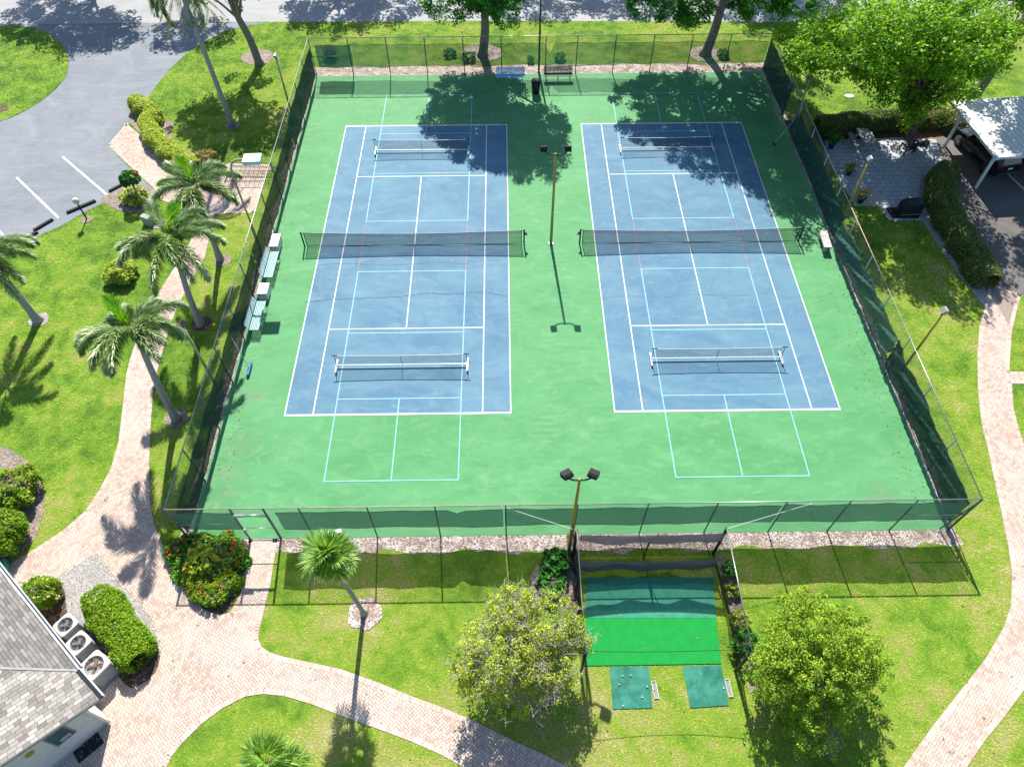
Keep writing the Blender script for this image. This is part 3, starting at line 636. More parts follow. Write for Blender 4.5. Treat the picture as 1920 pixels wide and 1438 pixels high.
# east fence
fe = thing('chain_link_fence', 'chain link fence on the patio side with sagging wrinkled dark green screen', 'fence', group='chain link fences round the courts')
nE = 13
for i in range(1, nE): P_(fe, CX1-.05, CY0+(CY1-CY0)*i/nE, mat='galvanised')
rail(fe, (CX1-.05, CY0, H), (CX1-.05, -6.6, H)); rail(fe, (CX1-.05, -6.6, H), (CX1-.05, -.5, H), 'rail_rust'); rail(fe, (CX1-.05, -.5, H), (CX1-.05, CY1, H))
chain(fe, (CX1-.05, CY0, 0), (CX1-.05, CY1, 0), .03, H)
cloth(fe, (CX1, CY0+.15, 0), (CX1, -9.4, 0), .48, 2.2, (-1, 0, 0), 'windscreen_dark', .16, 2.2, droop=.28, slant=2.6)
cloth(fe, (CX1, -9.35, 0), (CX1, -.4, 0), .45, 2.1, (-1, 0, 0), 'windscreen_pale', .17, 5.2, droop=.3, slant=2.2)
cloth(fe, (CX1, -.35, 0), (CX1, 9.6, 0), .40, 2.2, (-1, 0, 0), 'windscreen_dark', .08, 7.7, droop=.2, slant=1.5)
cloth(fe, (CX1, 12.0, 0), (CX1, CY1-.1, 0), .30, 2.5, (-1, 0, 0), 'windscreen_dark', .05, 3.7)
o = MB().add([(CX1-.12, 9.7, .4), (CX1-.12, 11.6, .35), (CX1-.16, 9.9, 1.4), (CX1-.12, 9.7, 2.45)], [(0, 1, 2), (0, 2, 3)]).build('torn_panel', 'windscreen_dark', fe)
# gate, standing ajar
gt = thing('gate', 'narrow tube framed gate standing open at the end of the brick path', 'gate', (GX1-.02, CY0-.03, 0), R(-88))
w_ = 1.26
b = MB(); b.tube([(0, 0, .08), (0, 0, 2.16), (-0.0-w_, 0, 2.16), (-w_, 0, .08), (0, 0, .08)], .024, 8); b.build('gate_frame', 'galvanised', gt, True)
MB().tube([(0, 0, 1.12), (-w_, 0, 1.12)], .018, 8).build('cross_bar', 'galvanised', gt, True)
gt.rotation_euler = (0, 0, 0)
MB().box((-w_+.04, -.03, 1.05), (.10, .06, .16)).build('latch', 'white_metal', gt); 
for z in (.35, 1.85): MB().tube([(-.0, .0, z-.05), (0, 0, z+.05)], .04, 8).build('hinge', 'galvanised', gt, True)
gs = MB().box((-13.62, CY0-.05, 2.30), (.48, .02, .16)).build('sign', 'white_plastic'); tag(gs, 'small blank white sign wired above the gate of the courts', 'sign')
o = MB().box((0, 0, 0), (.30, .18, .03), .3).build('litter', 'white_plastic'); o.location = (-10.1, -18.0, .04); tag(o, 'crumpled white scrap on the court edge beside the gate', 'litter')

# ---------------------------------------------------------------- tennis nets
def tennis_net(c, label, crank):
    t = thing('tennis_net', label, 'net', (c[0], c[1], 0), c[2], 'black tennis nets across the courts')
    hw = 6.40
    top = lambda x: .914+(1.07-.914)*abs(x/hw)**1.6
    n = 40
    def band(z0f, z1f, name, mat, th=0):
        return wall_grid(lambda s, q: ((s*2-1)*(hw-.13), .012*math.sin(s*25)*q, z0f((s*2-1)*hw)+(z1f((s*2-1)*hw)-z0f((s*2-1)*hw))*q), n, 2, 2*hw, .9).build(name, mat, t)
    band(lambda x: .05, lambda x: top(x)-.28, 'net_mesh', 'net_cord'); band(lambda x: top(x)-.28, lambda x: top(x)-.05, 'upper_net', 'net_cord_dense')
    MB().tube([((i/20*2-1)*(hw-.13), 0, top((i/20*2-1)*hw)-.02) for i in range(21)], .026, 6).build('headband', 'rail_tape', t, True)
    MB().tube([((i/20*2-1)*(hw-.13), 0, .055+.015*math.sin(i)) for i in range(21)], .018, 6).build('bottom_cord', 'black', t, True)
    MB().box((0, -.03, .46), (.05, .012, .90)).build('centre_strap', 'white_plastic', t)
    for s in (-1, 1):
        p = MB().tube([(s*hw, 0, Z0), (s*hw, 0, 1.09)], .045, 10).build('net_post', 'black', t, True)
        MB().tube([(s*(hw-.15), 0, .04), (s*(hw-.15), 0, 1.05)], .02, 6).build('lacing_rod', 'black', t, True)
        MB().tube([(s*(hw-.0), 0, 1.03), (s*(hw-.15), 0, 1.03)], .02, 6).build('hook', 'black', t, True)
    cr = MB().tube([(crank*hw, 0, .82), (crank*(hw+.16), 0, .82), (crank*(hw+.16), -.1, .70)], .022, 6); cr.box((crank*(hw+.07), 0, .82), (.12, .12, .14)); cr.build('crank', 'black', t)
    return t
simple('rail_tape', (.42, .40, .40), (.25, .22, .24), 6, .7)
tennis_net(COURTS[0], 'black tennis net across the blue court on the bench side', 1)
tennis_net(COURTS[1], 'black tennis net across the blue court nearer the carport', -1)

# ---------------------------------------------------------------- portable pickleball nets
def pickle_net(label):
    t = thing('pickleball_net', label, 'net', group='portable pickleball nets on wheeled bases')
    hw = 3.32; top = lambda x: .86+.05*abs(x/hw)**1.5
    wall_grid(lambda s, q: ((s*2-1)*(hw-.1), .01*math.sin(s*20)*q, .14+(top((s*2-1)*hw)-.14)*q), 24, 2, 2*hw, .8).build('net_mesh', 'pickle_cord', t)
    MB().tube([((i/16*2-1)*(hw-.08), 0, top((i/16*2-1)*hw)) for i in range(17)], .018, 6).build('headband', 'white_plastic', t, True)
    MB().box((0, 0, .15), (2*hw, .055, .045), bev=.008).build('base_bar', 'white_metal', t)
    MB().tube([(.02, 0, .16), (0.0, -.02, .5), (0, 0, .87)], .014, 6).build('centre_rod', 'black', t, True)
    for s in (-1, 1):
        f = MB().box((s*hw, -.02, .115), (.10, .86, .06), bev=.014).build('foot', 'white_metal', t)
        for y in (-.34, .32): MB().tube([(s*(hw+.03), y, .06), (s*(hw-.03), y, .06)], .045, 12).build('wheel', 'black', f, True)
        MB().tube([(s*hw, 0, .14), (s*(hw-.02), 0, .93)], .019, 8).build('net_post', 'dark_metal', t, True)
        MB().tube([(s*(hw+.12), 0, .94), (s*(hw-.16), 0, .94)], .022, 6).build('top_bracket', 'black', t, True)
    return t
pn = pickle_net('white based pickleball net on the near half of the bench side court')
pn.location = (COURTS[0][0], -8.95, Z0)
dup(pn, (COURTS[1][0]-.02, -8.75, Z0), 0, 'white based pickleball net on the near half of the court nearer the carport')
q = dup(pn, (COURTS[0][0]-.1, 8.95, Z0), R(-.4), 'white based pickleball net half in tree shade, far end of bench side court'); q.scale = (.92, 1, 1)
q = dup(pn, (COURTS[1][0]-.05, 8.95, Z0), R(.4), 'white based pickleball net in full tree shade, far end of carport side court'); q.scale = (.92, 1, 1)

# ---------------------------------------------------------------- court lights
def floodhead(parent, base, yaw, tilt, mat='black', s=1.0):
    M = Matrix.Rotation(yaw, 3, 'Z') @ Matrix.Rotation(tilt, 3, 'X')
    b = MB(); w, d, h_ = .27*s, .25*s, .17*s
    prof = [(-d, -h_*.5), (-d, h_*.35), (-d*.5, h_), (d, h_), (d, -h_)]
    V = []; F = []
    for x in (-w, w): V += [tuple(M @ Vector((x, y, z))+Vector(base)) for y, z in prof]
    n = len(prof); F = [tuple(range(n)), tuple(range(n, 2*n))[::-1]]+[(i, i+n, (i+1) % n+n, (i+1) % n) for i in range(n)]
    o = b.add(V, F).build('flood_head', mat, parent)
    e = MB(); e.add([tuple(M @ Vector((x, d+.004, z))+Vector(base)) for x, z in ((-w*.9, -h_*.85), (w*.9, -h_*.85), (w*.9, h_*.85), (-w*.9, h_*.85))], [(0, 1, 2, 3)]); e.build('lens', 'lamp_lens', o)
    for k in range(6):
        fb = None
    return o
def double_light(loc, hgt, mat, label, spread=.58, up=.45, yaws=(R(30), R(-30)), tilt=R(-35), s=1.0):
    t = thing('floodlight_pole', label, 'light pole', loc, 0, 'twin floodlight poles along the court centre line')
    MB().tube([(0, 0, 0), (0, 0, hgt*.5), (0, 0, hgt)], [.085, .07, .055], 12).build('pole', mat, t, True)
    MB().box((0, 0, .012), (.30, .30, .024), .4).build('base_plate', 'post_grey', t)
    pts = openspline([(-spread, 0, hgt+up*.55), (-spread*.93, 0, hgt+.1), (-spread*.4, 0, hgt-.06), (0, 0, hgt-.03), (spread*.4, 0, hgt-.06), (spread*.93, 0, hgt+.1), (spread, 0, hgt+up*.55)], 4)
    MB().tube(pts, .036, 8).build('bracket', 'dark_metal', t, True)
    for k, sx in enumerate((-1, 1)): floodhead(t, (sx*(spread+.03), .0, hgt+up*.55+.12*s), yaws[k], tilt, s=s)
    return t
double_light((-.04, .03, Z0+.005), 6.15, 'pole_yellow', 'tall yellow brown twin floodlight pole standing between the two tennis nets', yaws=(R(8), R(-8)), tilt=R(-80), spread=.60, s=.62)
double_light((-.12, -18.95, 0), 6.12, 'pole_yellow', 'twin black floodlights on a yellow pole outside the near fence beside the golf cage', yaws=(R(30), R(-28)), tilt=R(-20), s=.68, spread=.44)
double_light((-.1, CY1+.35, 0), 6.3, 'pole_green', 'dark green floodlight pole beyond the far fence, its heads above the picture', yaws=(R(30), R(-30)), tilt=R(-60), s=1.3)
def single_light(loc, hgt, label, yaw, mat='pole_tan', hm='lamp_body', tilt=R(-50)):
    t = thing('floodlight_pole', label, 'light pole', loc, 0, 'single floodlight poles outside the court fences')
    MB().tube([(0, 0, 0), (0, 0, hgt)], [.07, .055], 10).build('pole', mat, t, True)
    MB().tube([(0, 0, hgt-.02), (.03*math.cos(yaw), .03*math.sin(yaw), hgt+.1)], .03, 8).build('bracket', 'galvanised', t, True)
    floodhead(t, (0, 0, hgt+.16), yaw, tilt, hm, .55); return t
single_light((17.0, -9.94, 0), 4.7, 'tan floodlight pole on the lawn side of the wrinkled fence, near the right hand path', R(90), 'pole_yellow')
single_light((17.0, .96, 0), 4.8, 'yellow floodlight pole rising in front of the patio picnic table', R(90), 'pole_yellow')
single_light((17.05, 11.5, 0), 3.3, 'tan floodlight pole half hidden in the big green tree by the far corner', R(90))
single_light((-17.1, -10.24, 0), 4.75, 'tan pole with a black floodlight beside the palm fronds outside the bench side fence', R(-90), 'pole_tan', 'black')
single_light((-17.3, 12.9, 0), 4.3, 'tan floodlight pole in front of the mulched tree trunk at the far left corner', R(-90))
t = thing('street_lamp', 'curved arm lamp with a mint box head over the bike rack side of the fence', 'lamp', (-16.95, -.15, 0))
MB().tube(openspline([(0, 0, 0), (-.02, .02, 3), (0, .02, 5.0), (.1, .03, 5.75), (.4, .05, 6.05), (.85, .06, 6.1)], 6), .052, 10).build('pole', 'pole_tan', t, True)
b = MB().box((1.28, .08, 6.1), (.92, .72, .20), .04, bev=.03); b.build('lamp_head', 'lamp_mint', t)

# ---------------------------------------------------------------- benches, boxes and bins
def slat_bench(label, loc, rz, L=2.1, mat='bench_teal', group='slatted benches inside the court fence', tall=.45):
    t = thing('bench', label, 'bench', loc, rz, group)
    for i in range(6):
        if True: pass
    b = MB()
    for i in range(6): b.box((0, .02+.085*i, .44+.01*(i in (0, 5))), (L, .060, .028))
    b.build('seat', mat, t)
    b = MB()
    for i in range(5): b.box((0, -.05-.030*i, .53+.080*i), (L, .024, .062))
    b.build('backrest', mat, t)
    for x in (-L/2+.18, 0, L/2-.18):
        m_ = MB(); m_.tube([(x, .46, .0), (x, .44, .40), (x, -.02, .41), (x, -.19, .92)], .018, 6); m_.tube([(x, -.12, 0), (x, .05, .40)], .018, 6); m_.build('leg', 'galvanised' if mat != 'bench_green' else 'bench_green', t, True)
    return t
sb = slat_bench('teal slatted bench against the fence between the two white boxes', (-16.12, -1.9, Z0), R(-90), 2.05)
dup(sb, (-16.12, -5.75, Z0), R(-90), 'teal slatted bench nearest the camera, curved lamp shadow across its seat')
slat_bench('bench tinted blue for the tree shade at the far end', (-2.2, CY1-.75, Z0), R(180), 2.1, 'bench_shade_blue')
slat_bench('dark green bench beside the blue tinted one at the far fence', (1.25, CY1-.65, Z0), R(180), 2.1, 'bench_green')
def box_(label, loc, d):
    t = thing('storage_box', label, 'box', loc, 0, 'white storage boxes beside the benches')
    MB().box((0, 0, d[2]/2-.03), (d[0]-.05, d[1]-.05, d[2]-.06), bev=.03).build('body', 'white_plastic', t); MB().box((0, 0, d[2]-.03), (d[0], d[1], .06), bev=.03).build('lid', 'white_plastic', t)
    for x in (-.12, .12): MB().box((x, -d[1]/2-.01, d[2]-.09), (.05, .03, .07)).build('latch', 'dark_metal', t)
    return t
box_('white box at the upper end of the bench row, furthest from the camera', (-16.02, -.02, Z0), (.52, 1.10, .55))
box_('white box between the two teal benches', (-15.98, -3.82, Z0), (.58, .85, .5))
t = thing('bench', 'white concrete bench on two round legs by the fence on the carport side', 'bench', (15.82, -.32, Z0), R(86))
MB().box((0, 0, .42), (1.5, .46, .08), bev=.03).build('seat', 'concrete', t)
for x in (-.5, .52): MB().lathe([(.17, 0), (.12, .1), (.11, .28), (.17, .38)], (x, 0, 0), 14).build('leg', 'concrete', t, True)
t = thing('trash_can', 'dark round trash can in tree shade in front of the far benches', 'trash can', (-.42, 15.75, Z0))
MB().lathe([(.26, 0), (.30, .45), (.32, .88)], n=20).build('bin', 'cover_black', t, True); MB().lathe([(.34, .88), (.33, .95), (.2, 1.03), (.1, 1.05)], n=20).build('lid', 'black', t, True)
for nm, lab, p0, p1 in (('court_squeegee', 'court squeegee with a blue roller leaning on the bench side fence', (-16.30, -8.35, 1.75), (-15.75, -9.1, .2)), ('court_broom', 'thin handled court broom leaning on the shaded carport side fence', (16.25, 9.9, 1.45), (15.2, 9.35, .1))):
    t = thing(nm, lab, 'court tool', p1)
    d = Vector(p0)-Vector(p1); MB().tube([(0, 0, 0), tuple(d)], .016, 6).build('handle', 'white_metal', t, True)
    bl = nm == 'court_squeegee'
    MB().box((0, 0, -.06), (.14 if bl else .09, .85 if bl else .4, .12), bev=.03).build('roller' if bl else 'brush', 'blue_paint' if bl else 'black', t)

# ---------------------------------------------------------------- golf cage
gc = thing('golf_cage', 'golf practice cage of black netting on poles beyond the near fence', 'golf cage')
X0, X1, Y0, Y1, HC = .02, 5.98, -24.0, -19.25, 2.5
for x in (X0, X1):
    for y in (Y0, Y1): MB().tube([(x, y, 0), (x, y, HC)], .062, 8).build('post', 'dark_metal', gc, True)
    MB().tube([(x, Y0, HC), (x, Y1, HC)], .026, 6).build('side_rail', 'galvanised', gc, True)
    wall_grid(lambda s, q, x=x: (x+.03*math.sin(s*20), Y0+(Y1-Y0)*s, .05+(HC-.07)*q), 20, 2, 4.7, 2.5).build('side_net', 'cage_net', gc)
MB().tube([(X1, Y0, HC), (X1-.0, Y0-.0, HC), (X1+.1, Y0-.3, .1)], .02, 6).build('brace', 'galvanised', gc, True)
MB().tube([(3.0, Y1-.15, .0), (3.0, Y1-.15, 2.0)], .03, 8).build('back_post', 'dark_metal', gc, True)
MB().tube([(3.0, Y1-.15, 1.1), (3.3, Y1-.1, 2.3)], .02, 8).build('back_brace', 'dark_metal', gc, True)
def sagcloth(name, mat, y, zt, zb, sag, seed):
    return wall_grid(lambda s, q: (X0+.12+(X1-X0-.24)*s, y+.05*math.sin(s*17+seed)*(1-q)-.10*(1-q), (zt-sag*4*s*(1-s))*q+(zb-sag*4*s*(1-s)+.05*math.sin(s*13+seed)+.03*math.sin(s*31+seed))*(1-q)), 50, 5, 5.8, zt-zb).build(name, mat, gc, True)
sagcloth('upper_net', 'cage_cloth', -19.42, 2.46, 1.92, .18, 1); sagcloth('lower_net', 'cage_cloth', -19.9, 1.0, .30, .14, 3)
wall_grid(lambda s, q: (X0+(X1-X0)*s, -19.35, .05+2.2*q), 6, 1, 6, 2.2).build('back_net', 'cage_net', gc)
MB().tube([(X0+(X1-X0)*i/16, Y0+.1, HC-.5*4*(i/16)*(1-i/16)*.4-.02) for i in range(17)], .010, 5).build('front_rope', 'black', gc, True)
MB().tube([(X1, Y1, HC), (9.6, CY0+.02, 2.62)], .010, 5).build('guy_wire', 'white_metal', gc); MB().tube([(X0, Y1, HC), (-3.0, CY0+.02, 2.75)], .010, 5).build('guy_wire', 'white_metal', gc)
def turf(name, px, mat, lab, th=.03):
    P = gp(px); o = MB().prism([(p[0], p[1]) for p in P], .0, th, (0, 0, 0)).build(name, mat); hard(P); return tag(o, lab, 'mat')
turf('artificial_turf', [(1098, 1159), (1343, 1159), (1352, 1244), (1098, 1248)], 'turf_bright', 'bright emerald turf strip at the front of the golf cage', .034)
turf('artificial_turf', [(1099, 1083), (1336, 1083), (1343, 1158.5), (1098, 1158.5)], 'turf_mid', 'faded teal turf inside the golf cage behind the bright strip', .030)
turf('hitting_mat', [(1143, 1250), (1216, 1249), (1223, 1327), (1149, 1329)], 'mat_teal', 'dark green hitting mat with white golf balls on it, left of the pair', .032)
turf('hitting_mat', [(1280, 1249), (1352, 1247), (1366, 1322), (1294, 1327)], 'mat_teal', 'dark green hitting mat worn pale in the middle, right of the pair', .032)
gbl = ['golf ball at the top left of the left hitting mat', 'golf ball in the upper middle of the left hitting mat', 'golf ball below the top left one on the left hitting mat', 'golf ball in the right lower part of the left hitting mat', 'golf ball at the bottom edge of the left hitting mat', 'golf ball near the right edge of the left hitting mat', 'golf ball in the tray beside the left mat', 'golf ball beside the right hitting mat']
for k, (u, v) in enumerate([(1167, 1267), (1182, 1266), (1161, 1283), (1204, 1307), (1168, 1323), (1213, 1287), (1226, 1292), (1357, 1290)]):
    c = g(u, v, .05); o = MB().lathe([(.002, -.030), (.02, -.022), (.03, 0), (.02, .022), (.002, .030)], n=10).build('golf_ball', 'golf_ball', None, True); o.location = (c[0], c[1], .034+.029); tag(o, gbl[k], 'golf ball', 'golf balls around the hitting mats')
for k, ((u, v), lab) in enumerate((((1228, 1293), 'narrow pale ball tray along the right side of the left mat'), ((1366, 1290), 'narrow pale ball tray along the right side of the right mat'))):
    t = thing('ball_tray', lab, 'tray', g(u, v, .0), R(4), 'ball trays beside the hitting mats')
    MB().box((0, 0, .012), (.16, .62, .02)).build('tray_base', 'concrete_grey', t); b = MB(); b.box((-.08, 0, .03), (.015, .62, .05)); b.box((.08, 0, .03), (.015, .62, .05)); b.box((0, .31, .03), (.17, .015, .05)); b.box((0, -.31, .03), (.17, .015, .05)); b.build('rim', 'white_plastic', t)

# ---------------------------------------------------------------- patio things
t = thing('picnic_table', 'grey picnic table with attached benches on the shaded patio', 'picnic table', (20.95, 9.0, .012), R(3))
MB().box((0, 0, .74), (.78, 1.9, .06), bev=.03).build('tabletop', 'concrete_grey', t)
for s in (-1, 1):
    MB().box((s*.68, 0, .44), (.27, 1.9, .05), bev=.02).build('seat', 'concrete_grey', t)
    MB().tube([(-.72, s*.72, .03), (-.3, s*.72, .03), (-.18, s*.72, .7), (.18, s*.72, .7), (.3, s*.72, .03), (.72, s*.72, .03), (.68, s*.72, .42), (.25, s*.72, .40), (-.25, s*.72, .40), (-.68, s*.72, .42), (-.72, s*.72, .03)], .022, 6).build('leg_frame', 'white_metal', t, True)
def patio_chair(lab, loc, rz):
    t = thing('patio_chair', lab, 'chair', loc, rz, 'dark slatted chairs by the mulch bed')
    b = MB()
    for i in range(6): b.box((0, -.25+.09*i, .38+.012*i), (.5, .07, .02))
    b.build('seat', 'cover_black', t); b = MB()
    for i in range(5): b.box((-.2+.1*i, -.34-.10, .68+.02*(2-abs(i-2))), (.08, .02, .66), M=Matrix.Rotation(R(18), 3, 'X'))
    b.build('backrest', 'cover_black', t)
    for x in (-.3, .3):
        MB().box((x, -.02, .56), (.11, .66, .025)).build('armrest', 'cover_black', t); MB().box((x, .27, .27), (.05, .05, .55)).build('leg', 'cover_black', t); MB().box((x, -.3, .25), (.05, .07, .5)).build('leg', 'cover_black', t)
c = g(1697, 285); patio_chair('dark slatted chair left of its twin in front of the mulch circle', (c[0], c[1], .01), R(12))
c = g(1722, 280); patio_chair('dark slatted chair right of its twin, closer to the carport', (c[0], c[1], .01), R(-8))
t = thing('covered_grill', 'grill under a crumpled black cover at the corner of the patio', 'grill', (*g(1700, 402)[:2], .014), R(4))
b = MB(); V = []; F = []; n = 28; prof = [(1.02, 0), (1.0, .35), (.93, .82), (.80, .98), (.55, 1.12), (.05, 1.16)]
for r_, z in prof:
    for k in range(n):
        th = 2*math.pi*k/n; sx = abs(math.cos(th))**.5*math.copysign(1, math.cos(th)); sy = abs(math.sin(th))**.5*math.copysign(1, math.sin(th)); wv = 1+.05*math.sin(th*7+z*5)+.03*math.sin(th*13)
        V.append((sx*r_*.72*wv, sy*r_*.36*wv, z+.03*math.sin(th*3)*(z > .5)))
m_ = len(prof); F = [(i*n+k, i*n+(k+1) % n, (i+1)*n+(k+1) % n, (i+1)*n+k) for i in range(m_-1) for k in range(n)]+[tuple((m_-1)*n+k for k in range(n))]
b.add(V, F).build('grill_cover', 'cover_black', t, True)
MB().box((0, -.40, .30), (1.3, .03, .02)).build('hem_trim', 'pole_tan', t); MB().lathe([(.08, 0), (.08, .04)], (.5, -.36, .0), 10).build('castor', 'black', t)
o = MB().prism([(.34*math.cos(2*math.pi*i/14), .24*math.sin(2*math.pi*i/14)) for i in range(14)], 0, .05).build('utility_cover', 'manhole'); c = g(1592, 181); o.location = (c[0], c[1], 0); tag(o, 'pale utility cover in the grass below the big tree', 'utility cover')

# ---------------------------------------------------------------- carport and cars
cp = thing('carport', 'flat white metal carport roof on slanting white posts over the parked cars', 'carport')
r0 = g(1783, 190, 2.45); r1 = g(1868, 296, 2.45); dx = Vector((r1[0]-r0[0], r1[1]-r0[1], 0)); ex = Vector((-dx.y, dx.x, 0)).normalized()
if ex.x < 0: ex = -ex
A = Vector(r0); B = Vector(r1); Wd_ = 9.0
rf = MB(); rf.prism([(A.x, A.y), (B.x, B.y), (B.x+ex.x*Wd_+.0, B.y+ex.y*Wd_), (A.x+ex.x*Wd_, A.y+ex.y*Wd_)], 2.39, 2.45); rf.build('roof', 'white_metal', cp)
b = MB()
for i in range(1, 26):
    p = A+ex*(Wd_*i/26); q = B+ex*(Wd_*i/26); b.tube([(p.x, p.y, 2.465), (q.x, q.y, 2.465)], .012, 4)
b.build('roof_ribs', 'white_metal', cp)
for P0, P1 in ((A, B), (B, B+ex*Wd_), (A, A+ex*Wd_)): b = MB(); d = (P1-P0); c = (P0+P1)/2; b.box((c.x, c.y, 2.40), (d.length+.06, .05, .16), math.atan2(d.y, d.x)); b.build('fascia', 'white_metal', cp)
for (u, v), tt in (((1825, 353), B*.9+A*.1), ((1768, 274), A*.78+B*.22)):
    c = g(u, v); MB().box((c[0]+.12, c[1], 1.18), (.16, .12, 2.36)).build('post', 'white_metal', cp); MB().box((c[0]+.5, c[1], 2.2), (.9, .08, .12), M=Matrix.Rotation(R(-20), 3, 'Y')).build('strut', 'white_metal', cp)
for i in (1, 2):
    p = B*.85+A*.15+ex*(4.4*i); MB().box((p.x, p.y, 1.18), (.16, .12, 2.36)).build('post', 'white_metal', cp)
def suv(label, loc, rz, paint):
    t = thing('parked_car', label, 'car', loc, rz, 'cars parked under the carport')
    # stations along x (front +x): x, half width, z low, z belt, roof half width, roof z
    S = [(-2.36, .70, .42, .80, .62, .84), (-2.30, .86, .34, 1.02, .70, 1.08), (-2.12, .92, .30, 1.06, .68, 1.52), (-1.7, .93, .28, 1.05, .66, 1.70), (-.4, .93, .26, 1.02, .66, 1.74), (.35, .93, .26, 1.0, .65, 1.66), (1.05, .92, .27, .98, .72, 1.06), (1.7, .90, .28, .94, .62, .98), (2.15, .84, .32, .84, .5, .86), (2.36, .66, .42, .66, .4, .68)]
    def sec(s):
        x, w, zl, zb, rw, rz_ = s; top = [(rw, rz_-.06), (rw*.8, rz_)]
        h_ = [(w*.9, zl), (w, zl+.12), (w*1.01, (zl+zb)/2), (w*.97, zb)]+top
        return [(x, -y, z) for y, z in h_]+[(x, y, z) for y, z in h_[::-1]]
    V = []; F = []; n = 12
    for s in S: V += sec(s)
    for i in range(len(S)-1): F += [(i*n+k, (i+1)*n+k, (i+1)*n+(k+1) % n, i*n+(k+1) % n) for k in range(n)]
    F += [tuple(range(n)), tuple((len(S)-1)*n+k for k in range(n))[::-1]]
    o = MB().add(V, F).build('body', paint, t, True); md = o.modifiers.new('b', 'BEVEL'); md.width = .03; md.segments = 2
    # glass, a few mm proud of the cabin
    for s in (-1, 1):
        y = lambda z: s*(.905-.42*(z-1.02)*.95+.014)
        G = [(-1.95, 1.10), (-1.75, 1.58), (-.45, 1.63), (.30, 1.56), (.85, 1.12)]
        MB().add([(x, y(z), z) for x, z in G], [tuple(range(5))]).build('side_window', 'car_glass', t)
        for xw in (-1.42, 1.45):
            w_ = MB().tube([(xw, s*.72, .36), (xw, s*.955, .36)], .36, 24).build('wheel', 'black_rubber', t, True)
            b = MB(); b.tube([(xw, s*.956, .36), (xw, s*.975, .36)], .08, 12)
            for k in range(7):
                a = 2*math.pi*k/7; b.box((xw+.14*math.cos(a), s*.966, .36+.14*math.sin(a)), (.24, .02, .05), M=Matrix.Rotation(-a, 3, 'Y'))
            b.build('rim', 'chrome', w_)
        MB().box((-2.25, s*.74, .98), (.14, .26, .13), bev=.02).build('tail_light', 'tail_red', t); MB().box((2.10, s*.66, .76), (.26, .24, .10), bev=.02).build('headlight', 'chrome', t)
        MB().box((.72, s*1.02, 1.08), (.16, .2, .12), bev=.03).build('mirror', paint, t); MB().tube([(-1.6, s*.60, 1.77), (.1, s*.60, 1.75)], .02, 6).build('roof_rail', 'chrome', t, True)
    MB().add([(-2.31, -.62, 1.10), (-2.31, .62, 1.10), (-2.13, .58, 1.50), (-2.13, -.58, 1.50)], [(0, 3, 2, 1)]).build('rear_window', 'car_glass', t)
    MB().add([(1.06, -.70, 1.08), (1.06, .70, 1.08), (.40, .60, 1.66), (.40, -.60, 1.66)], [(0, 1, 2, 3)]).build('windscreen_glass', 'car_glass', t)
    MB().box((-2.385, 0, .84), (.015, .34, .12)).build('license_plate', 'white_plastic', t); MB().box((-2.37, 0, .5), (.05, 1.5, .06)).build('bumper_trim', 'chrome', t)
    return t
ra = math.atan2(4.4, -.85)
suv('dark grey parked car with its rear end showing below the carport edge', (28.35, 7.75, .008), ra, 'car_paint')
suv('dark car further under the carport, only a silver wheel showing', (31.35, 7.9, .008), ra, 'car_paint_light')

# ---------------------------------------------------------------- bike rack, globe light, marker stone
t = thing('bike_rack', 'long dark metal bike rack on the brick paving by the fence', 'bike rack', (-18.85, 6.9, .016), R(-2))
for yy, nm in ((-.62, 'lower_rack'), (.42, 'upper_rack')):
    b = MB(); b.tube([(-1.55, yy-.22, .05), (1.55, yy-.22, .05)], .018, 6); b.tube([(-1.55, yy-.22, .62), (1.55, yy-.22, .62)], .018, 6); b.tube([(-1.55, yy+.22, .05), (1.55, yy+.22, .05)], .018, 6)
    for i in range(21): x = -1.5+.15*i; b.tube([(x, yy-.22, .05), (x, yy-.22, .62)], .009, 4); 
    for i in range(0, 21, 2): x = -1.5+.15*i; b.tube([(x, yy+.22, .05), (x, yy-.22, .62)], .009, 4)
    b.build(nm, 'dark_metal', t)
for x in (-1.55, 1.55): MB().tube([(x, -1, .05), (x, .9, .05)], .02, 6).build('ground_bar', 'dark_metal', t, True)
c = g(163, 411); t = thing('path_light', 'low black post light with a white globe at the parking edge', 'light', (c[0], c[1], 0))
MB().tube([(0, 0, 0), (0, 0, 1.15)], .045, 10).build('post', 'black', t, True); MB().lathe([(.05, 1.15), (.14, 1.22), (.19, 1.36), (.15, 1.50), (.05, 1.56)], n=16).build('globe', 'white_plastic', t, True)
c = g(280, 420); o = MB().box((0, 0, .30), (.62, .34, .60), bev=.02).build('marker_stone', 'stone'); o.location = (c[0], c[1], 0); o.rotation_euler = (0, 0, R(-25)); tag(o, 'upright grey marker stone beside the small yellow shrub', 'stone marker')
t = thing('hose_reel', 'mint green hose reel at the left edge near the house roof', 'hose reel', (*g(5, 1068)[:2], .01), R(30))
MB().box((0, 0, .2), (.6, .5, .4), bev=.04).build('housing', 'mint_plastic', t); 
for r_ in (.16, .22): MB().tube([(r_*math.cos(a*.4), r_*math.sin(a*.4), .43) for a in range(17)], .025, 6).build('hose', 'mint_plastic', t, True)

